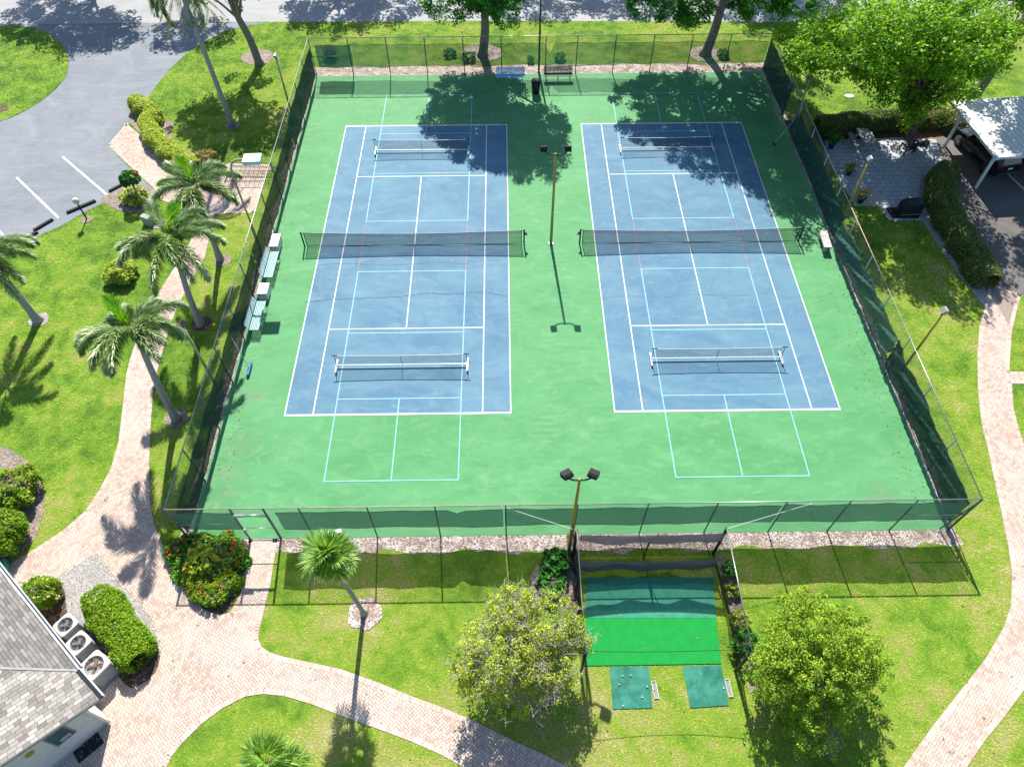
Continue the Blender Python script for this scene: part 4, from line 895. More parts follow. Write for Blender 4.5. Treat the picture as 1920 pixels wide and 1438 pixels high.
# ---------------------------------------------------------------- air conditioners
def ac(label, px, z, w, rz, fan, body='ac_white'):
    c = g(*px, z); t = thing('air_conditioner', label, 'air conditioner', (c[0], c[1], .03), rz, 'air conditioning units by the house wall')
    b = MB(); n = 32; V = []; F = []
    def sq(th, r): return abs(math.cos(th))**.28*math.copysign(r, math.cos(th)), abs(math.sin(th))**.28*math.copysign(r, math.sin(th))
    rings = [(w/2*.96, .04, 0), (w/2*.96, z-.08, 0), (w/2, z-.08, 0), (w/2, z-.02, 0), (w/2*.97, z, 0), (w*.385, z, 1), (w*.385, z-.16, 1)]
    for r_, zz, circ in rings:
        for k in range(n):
            th = 2*math.pi*(k+.5)/n; x, y = (r_*math.cos(th), r_*math.sin(th)) if circ else sq(th, r_); V.append((x, y, zz))
    for i in range(len(rings)-1): F += [(i*n+k, i*n+(k+1) % n, (i+1)*n+(k+1) % n, (i+1)*n+k) for k in range(n)]
    b.add(V, F).build('housing', body, t)
    b = MB()
    for k in range(14):
        zz = .10+k*(z-.24)/13; P = [sq(2*math.pi*(j+.5)/n, w/2*.965) for j in range(n)]; b.tube([(x, y, zz) for x, y in P]+[(P[0][0], P[0][1], zz)], .007, 4)
    b.build('louvres', 'concrete_grey', t)
    MB().lathe([(w*.384, z-.15), (w*.384, z-.14)], n=32).build('fan_well', 'fan_dark' if fan == 'fan_dark' else 'concrete', t)
    f = MB()
    for k in range(4):
        a = k*math.pi/2+.5; q = [(r_*math.cos(a+d), r_*math.sin(a+d), z-.10+.05*(d/.5)) for r_, d in ((.07, 0), (w*.35, -.1), (w*.36, .45), (.07, .6))]; f.add(q, [(0, 1, 2, 3)])
    f.lathe([(.08, z-.12), (.08, z-.04)], n=14); f.build('fan', fan if fan != 'fan_dark' else 'concrete_grey', t)
    gm = MB()
    for r_ in np.linspace(.1, w*.385, 7): gm.tube([(r_*math.cos(2*math.pi*k/24), r_*math.sin(2*math.pi*k/24), z+.012) for k in range(25)], .003, 4, False)
    for k in range(4): a = k*math.pi/4+.2; gm.tube([(w*.39*math.cos(a), w*.39*math.sin(a), z+.018), (-w*.39*math.cos(a), -w*.39*math.sin(a), z+.018)], .007, 4)
    gm.build('grille', 'galvanised', t)
    MB().prism([(-w*.56, -w*.56), (w*.56, -w*.56), (w*.56, w*.56), (-w*.56, w*.56)], 0, .04).build('pad', 'concrete_grey', t)
ac('white air conditioner furthest up the wall, next to the small round bush', (123, 1171), .78, .74, R(-38), 'fan_dark')
ac('white air conditioner in the middle of the three', (147, 1205), .80, .76, R(-38), 'fan_dark')
ac('large beige air conditioner with a rusty fan at the roof corner', (177, 1247), .95, .90, R(-36), 'rust_fan')

# ---------------------------------------------------------------- house corner
hs = thing('house', 'corner of a low house with shingle roof, white gutter and shaded white wall', 'house')
def uvface(mb, P, o, ux, uy): mb.add([tuple(p) for p in P], [tuple(range(len(P)))], [((p-o).dot(ux), (p-o).dot(uy)) for p in P])
C1 = Vector(g(190, 1308, 2.75)); C2 = Vector(g(-60, 1475, 2.75)); Rr = Vector(g(146, 1257, 2.88))
G0 = Vector(g(-40, 1020, 2.8)); G1 = Vector(g(146, 1256, 2.8))
nrm = (C2-C1).cross(Rr-C1).normalized()
def onplane(u, v):
    d = Vector(tuple(_M @ np.array([(u-960)/FPX, -(v-719)/FPX, -1.0]))); o = Vector(CAM); t = (C1-o).dot(nrm)/d.dot(nrm); return o+d*t
R2_ = onplane(-60, 1251); E0 = R2_
ux = (C2-C1).normalized(); uy = nrm.cross(ux).normalized()
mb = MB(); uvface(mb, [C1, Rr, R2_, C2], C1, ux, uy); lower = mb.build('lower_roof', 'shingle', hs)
G1b = Vector((Rr.x, Rr.y, Rr.z-.05))
ux = (G0-G1).normalized(); n2 = (G0-G1).cross(E0-G1).normalized(); uy = n2.cross(ux).normalized()
mb = MB(); uvface(mb, [G1, E0, Vector(g(-140, 1100, R2_.z)), G0][::-1], G1, ux, uy); up_ = mb.build('upper_roof', 'shingle_dim_slope', hs)
for o_ in (lower, up_): s_ = o_.modifiers.new('s', 'SOLIDIFY'); s_.thickness = .08; s_.offset = 0
gd = (G1-G0).normalized(); side = gd.cross(Vector((0, 0, 1))).normalized()
if side.x < 0: side = -side
b = MB(); c = (G0+G1)/2+side*.09; b.box((c.x, c.y, 2.72), ((G1-G0).length, .16, .03), math.atan2(gd.y, gd.x)); c2 = c+side*.07; b.box((c2.x, c2.y, 2.78), ((G1-G0).length, .02, .13), math.atan2(gd.y, gd.x)); b.build('gutter', 'white_trim', hs)
def bar(a, b_, w, h_, mat, name, dz=0):
    d = Vector(b_)-Vector(a); c = (Vector(a)+Vector(b_))/2; L = math.hypot(d.x, d.y); M = Matrix.Rotation(math.atan2(d.y, d.x), 3, 'Z') @ Matrix.Rotation(-math.atan2(d.z, L), 3, 'Y')
    return MB().box((c.x, c.y, c.z+dz), (d.length, w, h_), M=M).build(name, mat, hs)
bar(Rr, C1, .12, .14, 'dark_metal', 'rake_gutter', -.02); bar(Rr+side*.09, C1+side*.09, .03, .18, 'white_trim', 'rake_trim', -.02); bar(C1, C2, .05, .16, 'stone', 'fascia', -.05)
bar(Rr, R2_, .07, .03, 'stone', 'ridge_cap', .04)
# walls under the eaves
w0 = Vector(g(205, 1352)); w1 = Vector(g(98, 1440)); wd = (w1-w0).normalized(); w1e = w0+wd*7; wn = Vector((-wd.y, wd.x, 0))
if wn.y > 0: wn = -wn
back = w0-wn*5.2
wl = MB(); q = w0-wn*.0
gdir = (G0-G1); gdir.z = 0; gdir.normalize()
w0b = w0+gdir*7.5
wl.prism([(w0.x, w0.y), (w1e.x, w1e.y), ((w1e+gdir*5).x, (w1e+gdir*5).y), (w0b.x, w0b.y)], 0, 2.66); wl.build('wall', 'white_wall', hs)
def onwall(s, z, off=.012): p = w0+wd*s+wn*off; return (p.x, p.y, z)
MB().add([onwall(0.02, .02, .03), onwall(6.8, .02, .03), onwall(6.8, .12, .03), onwall(.02, .12, .03)], [(0, 1, 2, 3)]).build('base_trim', 'blue_trim' if 'blue_trim' in MATS else 'white_trim', hs)
def wquad(s0, s1, z0, z1, mat, name, par=hs, off=.02):
    b = MB(); P = [onwall(s0, z0, off), onwall(s1, z0, off), onwall(s1, z1, off), onwall(s0, z1, off)]; Q = [onwall(s0, z0, .004), onwall(s1, z0, .004), onwall(s1, z1, .004), onwall(s0, z1, .004)]
    return b.add(P+Q, [(0, 1, 2, 3), (4, 0, 3, 7), (1, 5, 6, 2), (3, 2, 6, 7), (4, 5, 1, 0)]).build(name, mat, par)
wf = wquad(.72, 1.42, 1.05, 2.05, 'concrete_grey', 'window', off=.03); wquad(.77, 1.37, 1.10, 2.0, 'pane', 'pane', wf, .036)
sg = wquad(.86, 1.20, 1.18, 1.36, 'white_plastic', 'notice', off=.042)
for i in range(4): wquad(.885+i*.078, .945+i*.078, 1.21, 1.33, 'concrete_grey', 'notice_lettering', sg, .046)
wf = wquad(2.55, 3.9, .95, 2.05, 'white_trim', 'window', off=.03)
for a_ in (2.6, 3.28): wquad(a_, a_+.60, 1.0, 2.0, 'pane_dark', 'pane', wf, .036)
c = onwall(1.95, 1.9, .02); MB().lathe([(.14, -.01), (.14, .01)], n=20).build('round_plaque', 'gold', hs)
pq = COL.objects[-1]; pq = [o for o in COL.objects if o.name.startswith('round_plaque')][0]; pq.location = c; pq.rotation_euler = (R(90), 0, math.atan2(wn.y, wn.x)+R(90))
dp = w0+wn*.08; MB().tube([(dp.x, dp.y, .1), (dp.x, dp.y, 2.5), (C1.x, C1.y, 2.66)], .05, 8).build('downspout', 'white_trim', hs, True)
c = (Vector(g(178, 1372))+Vector(g(142, 1415)))/2; mt = thing('doormat', 'black doormat with pale specks on the shaded paving at the house wall', 'doormat', (c.x, c.y, .019), math.atan2(wd.y, wd.x))
mt.location = (*g(166, 1400)[:2], .019)
MB().box((0, 0, .008), (.95, .55, .016)).build('mat_base', 'black_rubber', mt)
b = MB()
for i in range(16): b.box((rng.uniform(-.42, .42), rng.uniform(-.22, .22), .018), (.03, .03, .004), rng.uniform(0, 3))
b.build('specks', 'concrete', mt)
# ---------------------------------------------------------------- foliage
def leaves(name, centers, radii, nper, size, mat, parent, up=.35, flat=1.0, shell=.0, tip=None):
    """leaf shaped faces scattered in small clumps round the given centres"""
    C = np.repeat(np.asarray(centers, float), nper, axis=0); n = len(C)
    rr = np.repeat(np.asarray(radii, float)*np.ones(len(centers)), nper)
    d = rng.normal(size=(n, 3)); d /= np.linalg.norm(d, axis=1)[:, None]
    r = rng.random(n)**(1/3)*(1-shell)+shell; p = C+d*(rr*r)[:, None]*np.array([1, 1, flat])
    nrm = rng.normal(size=(n, 3))+d*.5; nrm[:, 2] = np.abs(nrm[:, 2])+up*2; nrm /= np.linalg.norm(nrm, axis=1)[:, None]
    a = np.cross(nrm, rng.normal(size=(n, 3))); a /= np.linalg.norm(a, axis=1)[:, None]; b = np.cross(nrm, a)
    L = size*rng.uniform(.6, 1.35, n)[:, None]; Wd = L*.30
    V = np.stack([p-a*L*.5, p+b*Wd-nrm*L*.06, p+a*L*.5, p-b*Wd-nrm*L*.06], 1)
    cl = np.repeat(rng.random(len(centers)), nper)
    rnd = np.clip(.45*cl+.55*rng.random(n)+.0, 0, 1)
    return npmesh(name, V, 4, mat, parent, rnd)
def twig_cloud(lobes, dens, shellbias=.5):
    P = []; 
    for (x, y, z, rx, ry, rz_) in lobes:
        n = int(dens*rx*ry*rz_*4.19)
        d = rng.normal(size=(n, 3)); d /= np.linalg.norm(d, axis=1)[:, None]
        r = (shellbias+(1-shellbias)*rng.random(n)**.5)
        r *= 1+.13*np.sin(d[:, 0]*5+x)*np.sin(d[:, 1]*4+y)+.10*np.sin(d[:, 2]*7+d[:, 0]*6)
        P.append(np.array([x, y, z])+d*r[:, None]*np.array([rx, ry, rz_]))
    P = np.concatenate(P); return P[P[:, 2] > .15]
def limbs(root, targets, base_r, mat, parent, name='limb', trunk_top=None, trunk_pts=None):
    tp = Vector(trunk_top)
    pts = trunk_pts or openspline([(0, 0, 0), tuple(tp*.33+Vector((.08, .05, 0))), tuple(tp*.66-Vector((.05, .06, 0))), tuple(tp)], 4)
    n = len(pts); MB().tube([(0, 0, -.05)]+list(pts[1:]), [base_r*1.55]+[base_r*(1.15-.55*i/n) for i in range(1, n)], 12).build('trunk', mat, parent, True)
    b = MB()
    for t in targets:
        t = Vector(t); s = Vector(pts[int(n*random.uniform(.55, .98))]); m = s.lerp(t, .5)+Vector((random.uniform(-.3, .3), random.uniform(-.3, .3), random.uniform(.0, .5)))*(t-s).length*.22
        L = openspline([tuple(s), tuple(m), tuple(t)], 4); k = len(L); b.tube(L, [base_r*.42*(1-.9*i/k) for i in range(k)], 6)
    b.build(name, mat, parent, True)
def tree(name, label, base, lobes, leafm, bark, trunk_r, top, dens=2.2, nper=60, lsize=.13, cr=.45, nl=26, group=None, twigs=0, shell=.45, holes=0):
    t = thing(name, label, 'tree', (base[0], base[1], 0), 0, group)
    lob = [(x-base[0], y-base[1], z, a, b, c) for x, y, z, a, b, c in lobes]
    P = twig_cloud(lob, dens, shell)
    if holes:                         # gaps through the crown
        v = np.sin(P[:, 0]*1.9+base[0])*np.sin(P[:, 1]*2.1+1)*np.sin(P[:, 2]*2.3+2); P = P[v < holes]
    limbs(t, P[rng.choice(len(P), min(nl, len(P)), False)]*np.array([.93, .93, .95]), trunk_r, bark, t, trunk_top=top)
    leaves('crown', P, rng.uniform(.6, 1.25, len(P))*cr, nper, lsize, leafm, t)
    if twigs:
        b = MB()
        for i in rng.choice(len(P), min(twigs, len(P)), False):
            p = Vector(P[i]); c = Vector(top)*.8; d = (p-c).normalized(); q = p+d*random.uniform(.05, .34)+Vector((random.uniform(-.3, .3), random.uniform(-.3, .3), random.uniform(0, .3)))
            s = c.lerp(p, random.uniform(.6, .85)); m = s.lerp(q, .5)+Vector((random.uniform(-.15, .15), random.uniform(-.15, .15), .05)); b.tube([s, m, q], [.013, .010, .005], 4, False)
            for _ in range(2): e_ = m.lerp(q, random.random()); b.tube([e_, e_+Vector((random.uniform(-.3, .3), random.uniform(-.3, .3), random.uniform(-.02, .2)))], [.008, .004], 3, False)
        b.build('twigs', 'bark_pale', t)
    return t
# the big bright tree by the patio
tb = g(1705, 262)
tree('shade_tree', 'big bright green tree spreading over the patio and the court corner', tb,
     [(16.6, 10.2, 6.3, 2.6, 2.2, 1.2), (19.2, 10.0, 7.0, 2.8, 2.6, 1.8), (19.0, 7.0, 8.3, 3.2, 2.4, 2.0), (22.2, 7.4, 8.2, 3.2, 2.8, 2.2), (22.6, 11.2, 6.6, 2.8, 2.4, 1.9), (16.6, 12.6, 5.4, 2.2, 1.8, 1.1), (19.5, 13.6, 5.6, 2.8, 2.0, 1.4), (24.4, 8.6, 7.4, 1.9, 2.0, 1.7), (23.9, 9.9, 3.7, 1.5, 1.1, 1.5), (21.2, 5.0, 8.8, 2.6, 2.0, 1.5), (20.8, 11.2, 4.4, 2.4, 1.6, 1.2), (24.2, 13.2, 4.8, 1.8, 1.5, 1.2), (22.3, 10.4, 4.6, 1.9, 1.4, 1.5), (18.2, 11.6, 4.7, 1.8, 1.6, 1.0), (15.2, 8.6, 7.2, 1.4, 1.6, 1.0), (24.0, 9.2, 2.9, 1.7, 1.1, 1.6), (22.4, 10.0, 3.5, 1.9, 1.2, 1.4), (24.6, 8.8, 4.4, 1.4, 1.2, 1.3), (25.2, 10.2, 4.3, 1.3, 1.1, 1.2), (16.7, 11.6, 4.5, 1.8, 1.3, .9), (20.2, 9.9, 4.9, 2.2, 1.3, 1.1)],
     'leaf_bright', 'bark_dark', .26, (-.8, .1, 4.2), dens=1.9, nper=66, lsize=.20, cr=.56, nl=40, shell=.35)
tb = g(1824, 184); 
tree('shade_tree', 'tall tree with a leaning forked grey trunk behind the carport', tb,
     [(29.6, 12.5, 10.0, 3.0, 2.6, 1.9), (33.5, 15.5, 9.0, 3.0, 2.6, 2.2), (28.2, 9.2, 11.0, 2.6, 2.4, 1.5), (32.5, 10.0, 11.2, 3.4, 2.8, 1.8), (36.0, 11.5, 9.0, 2.8, 2.6, 1.8), (28.6, 14.4, 7.0, 2.0, 1.7, 1.2), (31.6, 14.0, 7.6, 2.4, 1.8, 1.4), (29.6, 12.8, 8.6, 2.2, 1.7, 1.2)],
     'leaf_bright', 'bark', .34, (1.9, 1.6, 6.6), dens=1.6, nper=75, lsize=.23, cr=.62, nl=24)
# trees beyond the far fence
t1 = g(905, 106)
tree('shade_tree', 'dark green tree behind the far fence above the left court', t1,
     [(-4.6, 20.2, 8.8, 3.4, 3.2, 3.0), (-1.4, 19.6, 8.4, 2.6, 2.6, 2.6), (-7.0, 20.4, 7.6, 2.2, 2.2, 2.0), (-3.0, 18.4, 6.6, 2.4, 2.0, 1.8), (-4.6, 21.5, 4.6, 2.6, .9, 1.25), (-6.4, 21.8, 4.7, 1.3, .9, 1.0), (-2.0, 19.5, 11.0, 2.2, 2.2, 1.6), (-6.5, 20.2, 4.0, 1.9, 1.3, 1.0), (-2.8, 20.4, 3.8, 1.5, 1.2, 1.2), (-4.4, 21.0, 4.2, 1.5, 1.0, 1.0), (-4.8, 19.8, 4.7, 1.6, 1.0, .8)],
     'leaf_far', 'bark', .32, (.5, .2, 5.6), dens=2.5, nper=75, lsize=.20, cr=.50, nl=22, shell=.45)
t2 = g(1322, 104)
tree('shade_tree', 'dark green forked tree behind the far fence above the right court', t2,
     [(12.4, 19.8, 9.2, 3.6, 2.9, 2.4), (8.6, 20.6, 8.0, 2.6, 2.4, 2.0), (16.2, 19.6, 8.0, 3.0, 2.6, 2.2), (13.0, 18.6, 11.0, 3.2, 2.6, 1.6), (15.4, 21.8, 4.7, 2.6, 1.3, 1.4), (10.6, 20.4, 4.0, 1.8, 1.2, 1.3), (8.2, 21.9, 5.0, 1.9, 1.0, 1.2), (13.8, 18.0, 8.0, 3.4, 1.8, 1.3), (13.5, 18.6, 12.6, 2.8, 2.2, 1.3), (5.8, 20.8, 5.4, 1.8, 1.3, 1.1), (14.6, 17.6, 13.4, 2.6, 1.9, 1.1), (6.9, 20.4, 8.8, 2.2, 1.8, 1.5), (17.0, 18.8, 9.8, 2.6, 2.2, 1.5), (9.6, 19.0, 10.4, 2.2, 2.0, 1.4), (8.2, 20.4, 4.0, 2.3, 1.4, 1.1), (10.9, 20.0, 3.5, 1.3, 1.0, 1.5), (15.6, 20.2, 4.0, 2.5, 1.5, 1.3), (18.4, 20.6, 4.0, 1.9, 1.3, 1.1)],
     'leaf_far', 'bark', .34, (.8, .3, 5.8), dens=2.6, nper=80, lsize=.20, cr=.50, nl=26, shell=.45)
t0 = g(487, 122)
tree('shade_tree', 'grey trunked tree in a mulch ring on the grass left of the far court corner', t0,
     [(-22.2, 20.6, 8.2, 3.0, 3.0, 2.0), (-19.6, 19.4, 7.8, 2.4, 2.4, 1.8), (-24.2, 20.2, 7.0, 2.0, 2.2, 1.5), (-22.0, 17.6, 6.9, 2.4, 1.8, 1.2), (-22.0, 23.2, 5.2, 1.4, .9, .9), (-21.9, 21.3, 3.9, .7, .6, 1.0), (-20.0, 21.8, 4.6, 1.0, .7, .6)],
     'leaf_far', 'bark', .27, (-1.0, .6, 5.6), dens=1.7, nper=70, lsize=.20, cr=.50, nl=20, shell=.4)
offs = [((-37, 33.5), [(-37, 33, 7.6, 4.2, 3.6, 2.0), (-41, 34, 6.6, 3.6, 3.2, 2.0), (-34, 32, 6.8, 2.6, 2.4, 1.7)], 'tree at the top left across the road, its shadow by the grass island'),
        ((-29, 32), [(-29.0, 31.8, 7.2, 2.6, 2.4, 1.6), (-26.4, 31.2, 7.0, 2.2, 2.0, 1.4)], 'tree across the road above the driveway mouth, shadow on the driveway'),
        ((-16.5, 33), [(-16.4, 34.2, 6.8, 3.4, 2.6, 1.8), (-13.2, 35.0, 6.8, 3.0, 2.2, 1.8), (-19.0, 34, 6.4, 2.2, 2.2, 1.6)], 'tree across the road behind the far left court corner'),
        ((-1.5, 35.5), [(-1.2, 35.6, 7.4, 3.2, 2.2, 1.8), (2.6, 36.2, 7.2, 2.6, 1.8, 1.6), (7.6, 36.0, 7.2, 3.8, 2.4, 1.8)], 'tree across the road behind the middle of the far fence'),
        ((19.5, 34.5), [(18, 34.2, 7.2, 4.0, 2.6, 2.0), (23.5, 34.4, 7.2, 3.4, 2.6, 2.0)], 'tree across the road behind the far right court corner')]
for (bx, by), lobes, lab in offs: tree('street_tree', lab, (bx, by), lobes, 'leaf_far', 'bark', .3, (0, 0, 4.8), dens=1.1, nper=60, lsize=.26, cr=.62, nl=14, group='trees across the road', shell=.35)
# two small trees on the near lawn
ta = g(1012, 1288)
tree('small_tree', 'sparse yellow green tree with bare pale twigs beside the golf cage', ta,
     [(-2.7, -23.6, 2.6, 1.7, 1.35, 1.1), (-1.4, -22.9, 2.9, 1.35, 1.2, 1.0), (-3.4, -24.5, 2.1, 1.35, 1.1, 1.0), (-1.5, -24.3, 2.2, 1.4, 1.1, 1.1), (-2.6, -22.4, 2.8, 1.2, .9, .8), (-.55, -23.6, 2.3, .9, 1.1, .9), (-2.6, -25.1, 1.5, 1.2, .8, .8), (-4.2, -24.1, 2.0, .8, .8, .7)],
     'leaf_sparse', 'bark_pale', .11, (-.9, .5, 2.0), dens=24, nper=38, lsize=.082, cr=.20, nl=34, twigs=760, shell=.42, holes=.30)
tb_ = g(1545, 1385)
tree('small_tree', 'dense rounded bushy tree on the near lawn right of the golf cage', tb_,
     [(8.3, -23.6, 2.9, 1.6, 1.3, 1.15), (7.3, -24.2, 2.5, 1.35, 1.3, 1.1), (9.3, -23.9, 2.5, 1.3, 1.3, 1.1), (8.3, -24.8, 2.1, 1.6, 1.3, 1.2), (8.0, -22.8, 2.9, 1.1, .9, .8), (6.7, -24.7, 1.8, .9, 1.0, .9), (9.9, -24.6, 1.9, .8, .9, .9), (8.2, -25.8, 1.4, 1.3, .9, 1.0), (8.0, -26.5, .9, 1.1, .7, .8), (10.6, -24.2, 1.7, .6, .7, .7)],
     'leaf_bushy', 'bark', .13, (-.2, 1.2, 1.7), dens=24.0, nper=46, lsize=.085, cr=.21, nl=30, twigs=0, shell=.42, holes=.42)
# ---------------------------------------------------------------- palms
def frond_mesh(length, droop, seed, plume=True, nl=70, lf=.42, w=.022, lift0=.75):
    r_ = np.random.default_rng(seed); N = 14; t = np.linspace(0, 1, N)
    a = np.linspace(.75, .75-droop, N); x = np.concatenate([[0], np.cumsum(np.cos(a[:-1])*length/(N-1))]); z = np.concatenate([[0], np.cumsum(np.sin(a[:-1])*length/(N-1))])
    tt = np.sort(r_.uniform(.12, 1, nl*2)); V = []; R_ = []
    for i, s in enumerate(tt):
        px, pz = np.interp(s, t, x), np.interp(s, t, z); an = np.interp(s, t, a); T_ = np.array([math.cos(an), 0, math.sin(an)]); Nn = np.array([-math.sin(an), 0, math.cos(an)]); B = np.array([0, 1, 0])
        phi = r_.uniform(-math.pi, math.pi) if plume else (r_.uniform(-.25, .35) if i % 2 else math.pi-r_.uniform(-.25, .35))
        L = lf*(math.sin(math.pi*min(.98, .12+s*.86))**.6)*r_.uniform(.6, 1.15)
        d = (B*math.cos(phi)+Nn*math.sin(phi))*.85+T_*.75; d /= np.linalg.norm(d); sd_ = np.cross(d, T_); sd_ /= np.linalg.norm(sd_)+1e-9
        p = np.array([px, 0, pz]); tipp = p+d*L+np.array([0, 0, -.22*L]); m = p+d*L*.5+np.array([0, 0, .02])
        V.append([p-sd_*w*.5, m-sd_*w, tipp, m+sd_*w]); R_.append(np.clip(.25+.45*max(0, math.sin(phi))+r_.uniform(-.2, .4), 0, 1))
    return np.array(V), np.array(R_), [(float(px), 0, float(pz)) for px, pz in zip(x, z)]
FR = {}
def frond(parent, mat, az, lift, length, droop, seed, plume=True, lf=.62, nl=300, w=.0175):
    k = (mat, round(length, 1), round(droop, 1), seed, plume)
    if k not in FR:
        V, R_, line = frond_mesh(length, droop, seed, plume, nl, lf, w)
        o = npmesh('frond', V, 4, mat, parent, R_); ra = MB().tube(line, [.028*(1-.8*i/13) for i in range(14)], 5).build('rachis', 'crownshaft', o, True); FR[k] = (o, ra)
    else:
        o0, r0_ = FR[k]; o = o0.copy(); COL.objects.link(o); o.parent = parent; ra = r0_.copy(); COL.objects.link(ra); ra.parent = o
    o.rotation_euler = (0, -lift, az); return o
def foxtail(label, base, crown, hgt, spec, tr=.165):
    b = g(*base); c = g(*crown, hgt) if not isinstance(crown, tuple) or len(crown) == 2 else crown
    t = thing('palm_tree', label, 'palm', (b[0], b[1], 0), 0, 'feathery palms along the brick path')
    top = Vector((c[0]-b[0], c[1]-b[1], hgt-.75)); pts = openspline([(0, 0, 0), tuple(Vector((top.x*.22, top.y*.22, top.z*.36))), tuple(Vector((top.x*.6, top.y*.6, top.z*.7))), tuple(top)], 5)
    n = len(pts); rad = [tr*(1.55-.5*min(1, i/3))*(1-.35*i/n) for i in range(n)]
    trk = MB().tube([(0, 0, -.05)]+list(pts[1:]), rad, 14).build('trunk', 'palm_trunk', t, True)
    cs = Vector((c[0]-b[0], c[1]-b[1], hgt)); MB().tube([tuple(top-Vector((0, 0, .05))), tuple(top.lerp(cs, .4)), tuple(cs)], [tr*.78, tr*.72, tr*.35], 12).build('crownshaft', 'crownshaft', t, True)
    for i, (az, lift, L, dr) in enumerate(spec):
        f = frond(t, 'frond', R(az), R(lift), L, dr, 11+i % 4); f.location = cs-Vector((0, 0, .1))
    f = frond(t, 'frond_new', R(70+base[0]%90), R(12), 2.1, 1.3, 41, nl=260, w=.018); f.location = cs
    return t
m, T = nt('palm_trunk'); v = tc(T); w_ = nd(T, 'ShaderNodeTexWave', wave_type='BANDS', bands_direction='Z', i_Scale=2.6, i_Distortion=1.2); lk(T, v, w_.inputs['Vector']); n = noise(T, 9, 6, .7, 0, v)
c = ramp(T, w_.outputs['Fac'], [(.0, (.13, .115, .10)), (.2, (.33, .31, .28)), (.8, (.44, .42, .39)), (1, (.20, .18, .155))]).outputs[0]; c = mix(T, .35, c, n.outputs[0], 'OVERLAY'); out(T, bsdf(T, c, .9, 0, w_.outputs['Fac'], .4, .02).outputs[0])
def ringspec(n, seed, L=2.3, lo=-30, hi=22):
    r_ = random.Random(seed); return [(360*i/n+r_.uniform(-14, 14), r_.uniform(lo, hi), round(L*r_.choice((.88, 1.0, 1.08)), 1), r_.choice((1.7, 1.9, 2.2))) for i in range(n)]
foxtail('feathery palm by the bike rack paving, furthest up the path', (413, 487), (366, 352), 4.9, ringspec(13, 3, 2.5))
foxtail('feathery palm in the middle of the path row with a bright green spear', (377, 610), (318, 452), 5.6, ringspec(14, 5, 2.9))
foxtail('feathery palm nearest the near left court corner, crown over the brick path', (331, 787), (248, 622), 6.0, ringspec(14, 8, 2.8))
foxtail('feathery palm cut by the left edge of the picture in its gravel ring', (72, 602), (-28, 478), 4.6, ringspec(13, 13, 2.8), .20)
# tall palm with a skirt of dead fronds
b = g(436, 236); ptop = g(331, -38, 9.4)
t = thing('palm_tree', 'tall thin grey palm with a hanging skirt of dead fronds at the top edge', 'palm', (b[0], b[1], 0))
top = Vector((ptop[0]-b[0], ptop[1]-b[1], 9.4)); pts = openspline([(0, 0, 0), tuple(Vector((top.x*.3, top.y*.3, 3.3))), tuple(Vector((top.x*.65, top.y*.65, 6.6))), tuple(top)], 5)
MB().tube([(0, 0, -.05)]+list(pts[1:]), [.24]+[.17-.05*i/15 for i in range(1, len(pts))], 14).build('trunk', 'palm_trunk', t, True)
for i in range(9):
    f = frond(t, 'frond_far', R(40*i+10), R(-8-(i % 3)*24), 3.3, 2.1, 21+i % 2, False, .75, 160, .022) if 'frond_far' in MATS else frond(t, 'frond', R(40*i+10), R(-8-(i % 3)*24), 3.3, 2.1, 21+i % 2, False, .75, 160, .022); f.location = top
for i in range(6):
    f = frond(t, 'frond_dry', R(200+38*i), R(-80), 3.2, .5, 31+i % 2, False, .4, 60, .02); f.location = top-Vector((0, 0, .25))
# fan palm on the near lawn
b = g(683, 1150); cp_ = g(619, 1046, 5.15)
t = thing('fan_palm', 'fan palm with a thin bent trunk on the lawn by the near fence', 'palm', (b[0], b[1], 0))
top = Vector((cp_[0]-b[0], cp_[1]-b[1], 5.15)); pts = openspline([(0, 0, 0), (top.x*.35, top.y*.35, 1.3), (top.x*.8, top.y*.75, 3.5), tuple(top)], 5)
MB().tube([(0, 0, -.03)]+list(pts[1:]), [.17, .13]+[.09]*(len(pts)-2), 12).build('trunk', 'palm_trunk', t, True)
def fan(seed, mat, parent, R0=.75, n=26):
    r_ = np.random.default_rng(seed); V = []; Q = []
    for i in range(n):
        a = -1.9+3.8*i/(n-1)+r_.uniform(-.03, .03); L = R0*(1-.12*abs(a)/1.9)*r_.uniform(.85, 1.1); d = np.array([math.cos(a), math.sin(a), .12]); s = np.array([-math.sin(a), math.cos(a), 0])*.030; base = np.array([.62, 0, .08])
        m_ = base+d*L*.6; tp = base+d*L+np.array([0, 0, -.16*L*r_.uniform(.5, 1.9)]); V.append([base, m_-s, tp, m_+s]); Q.append(r_.uniform(.1, 1))
    o = npmesh('fan_leaf', np.array(V), 4, mat, parent, np.array(Q)); MB().tube([(0, 0, 0), (.35, 0, .08), (.64, 0, .08)], .012, 5).build('petiole', 'crownshaft', o, True); return o
FB = [fan(s, 'frond_fan', t) for s in (1, 2, 3)]
for i in range(38):
    k = i % 3
    if i < 3: o = FB[i]
    else:
        o = FB[k].copy(); COL.objects.link(o); o.parent = t
        for ch in kids(FB[k]): c = ch.copy(); COL.objects.link(c); c.parent = o
    lift = 82-i*2.6+random.uniform(-9, 9); o.rotation_euler = (random.uniform(-.5, .5), -R(lift), i*2.39996); o.location = top+Vector((random.uniform(-.05, .05), random.uniform(-.05, .05), random.uniform(-.15, .15))); s_ = random.uniform(.62, .95); o.scale = (s_,)*3
dry = fan(9, 'frond_dry', t, .6, 16)
for i in range(7):
    if i == 0: o = dry
    else: o = dry.copy(); COL.objects.link(o); o.parent = t
    o.rotation_euler = (random.uniform(-.6, .6), R(35+random.uniform(0, 40)), i*.9+2.2); o.location = top-Vector((0, 0, .2))
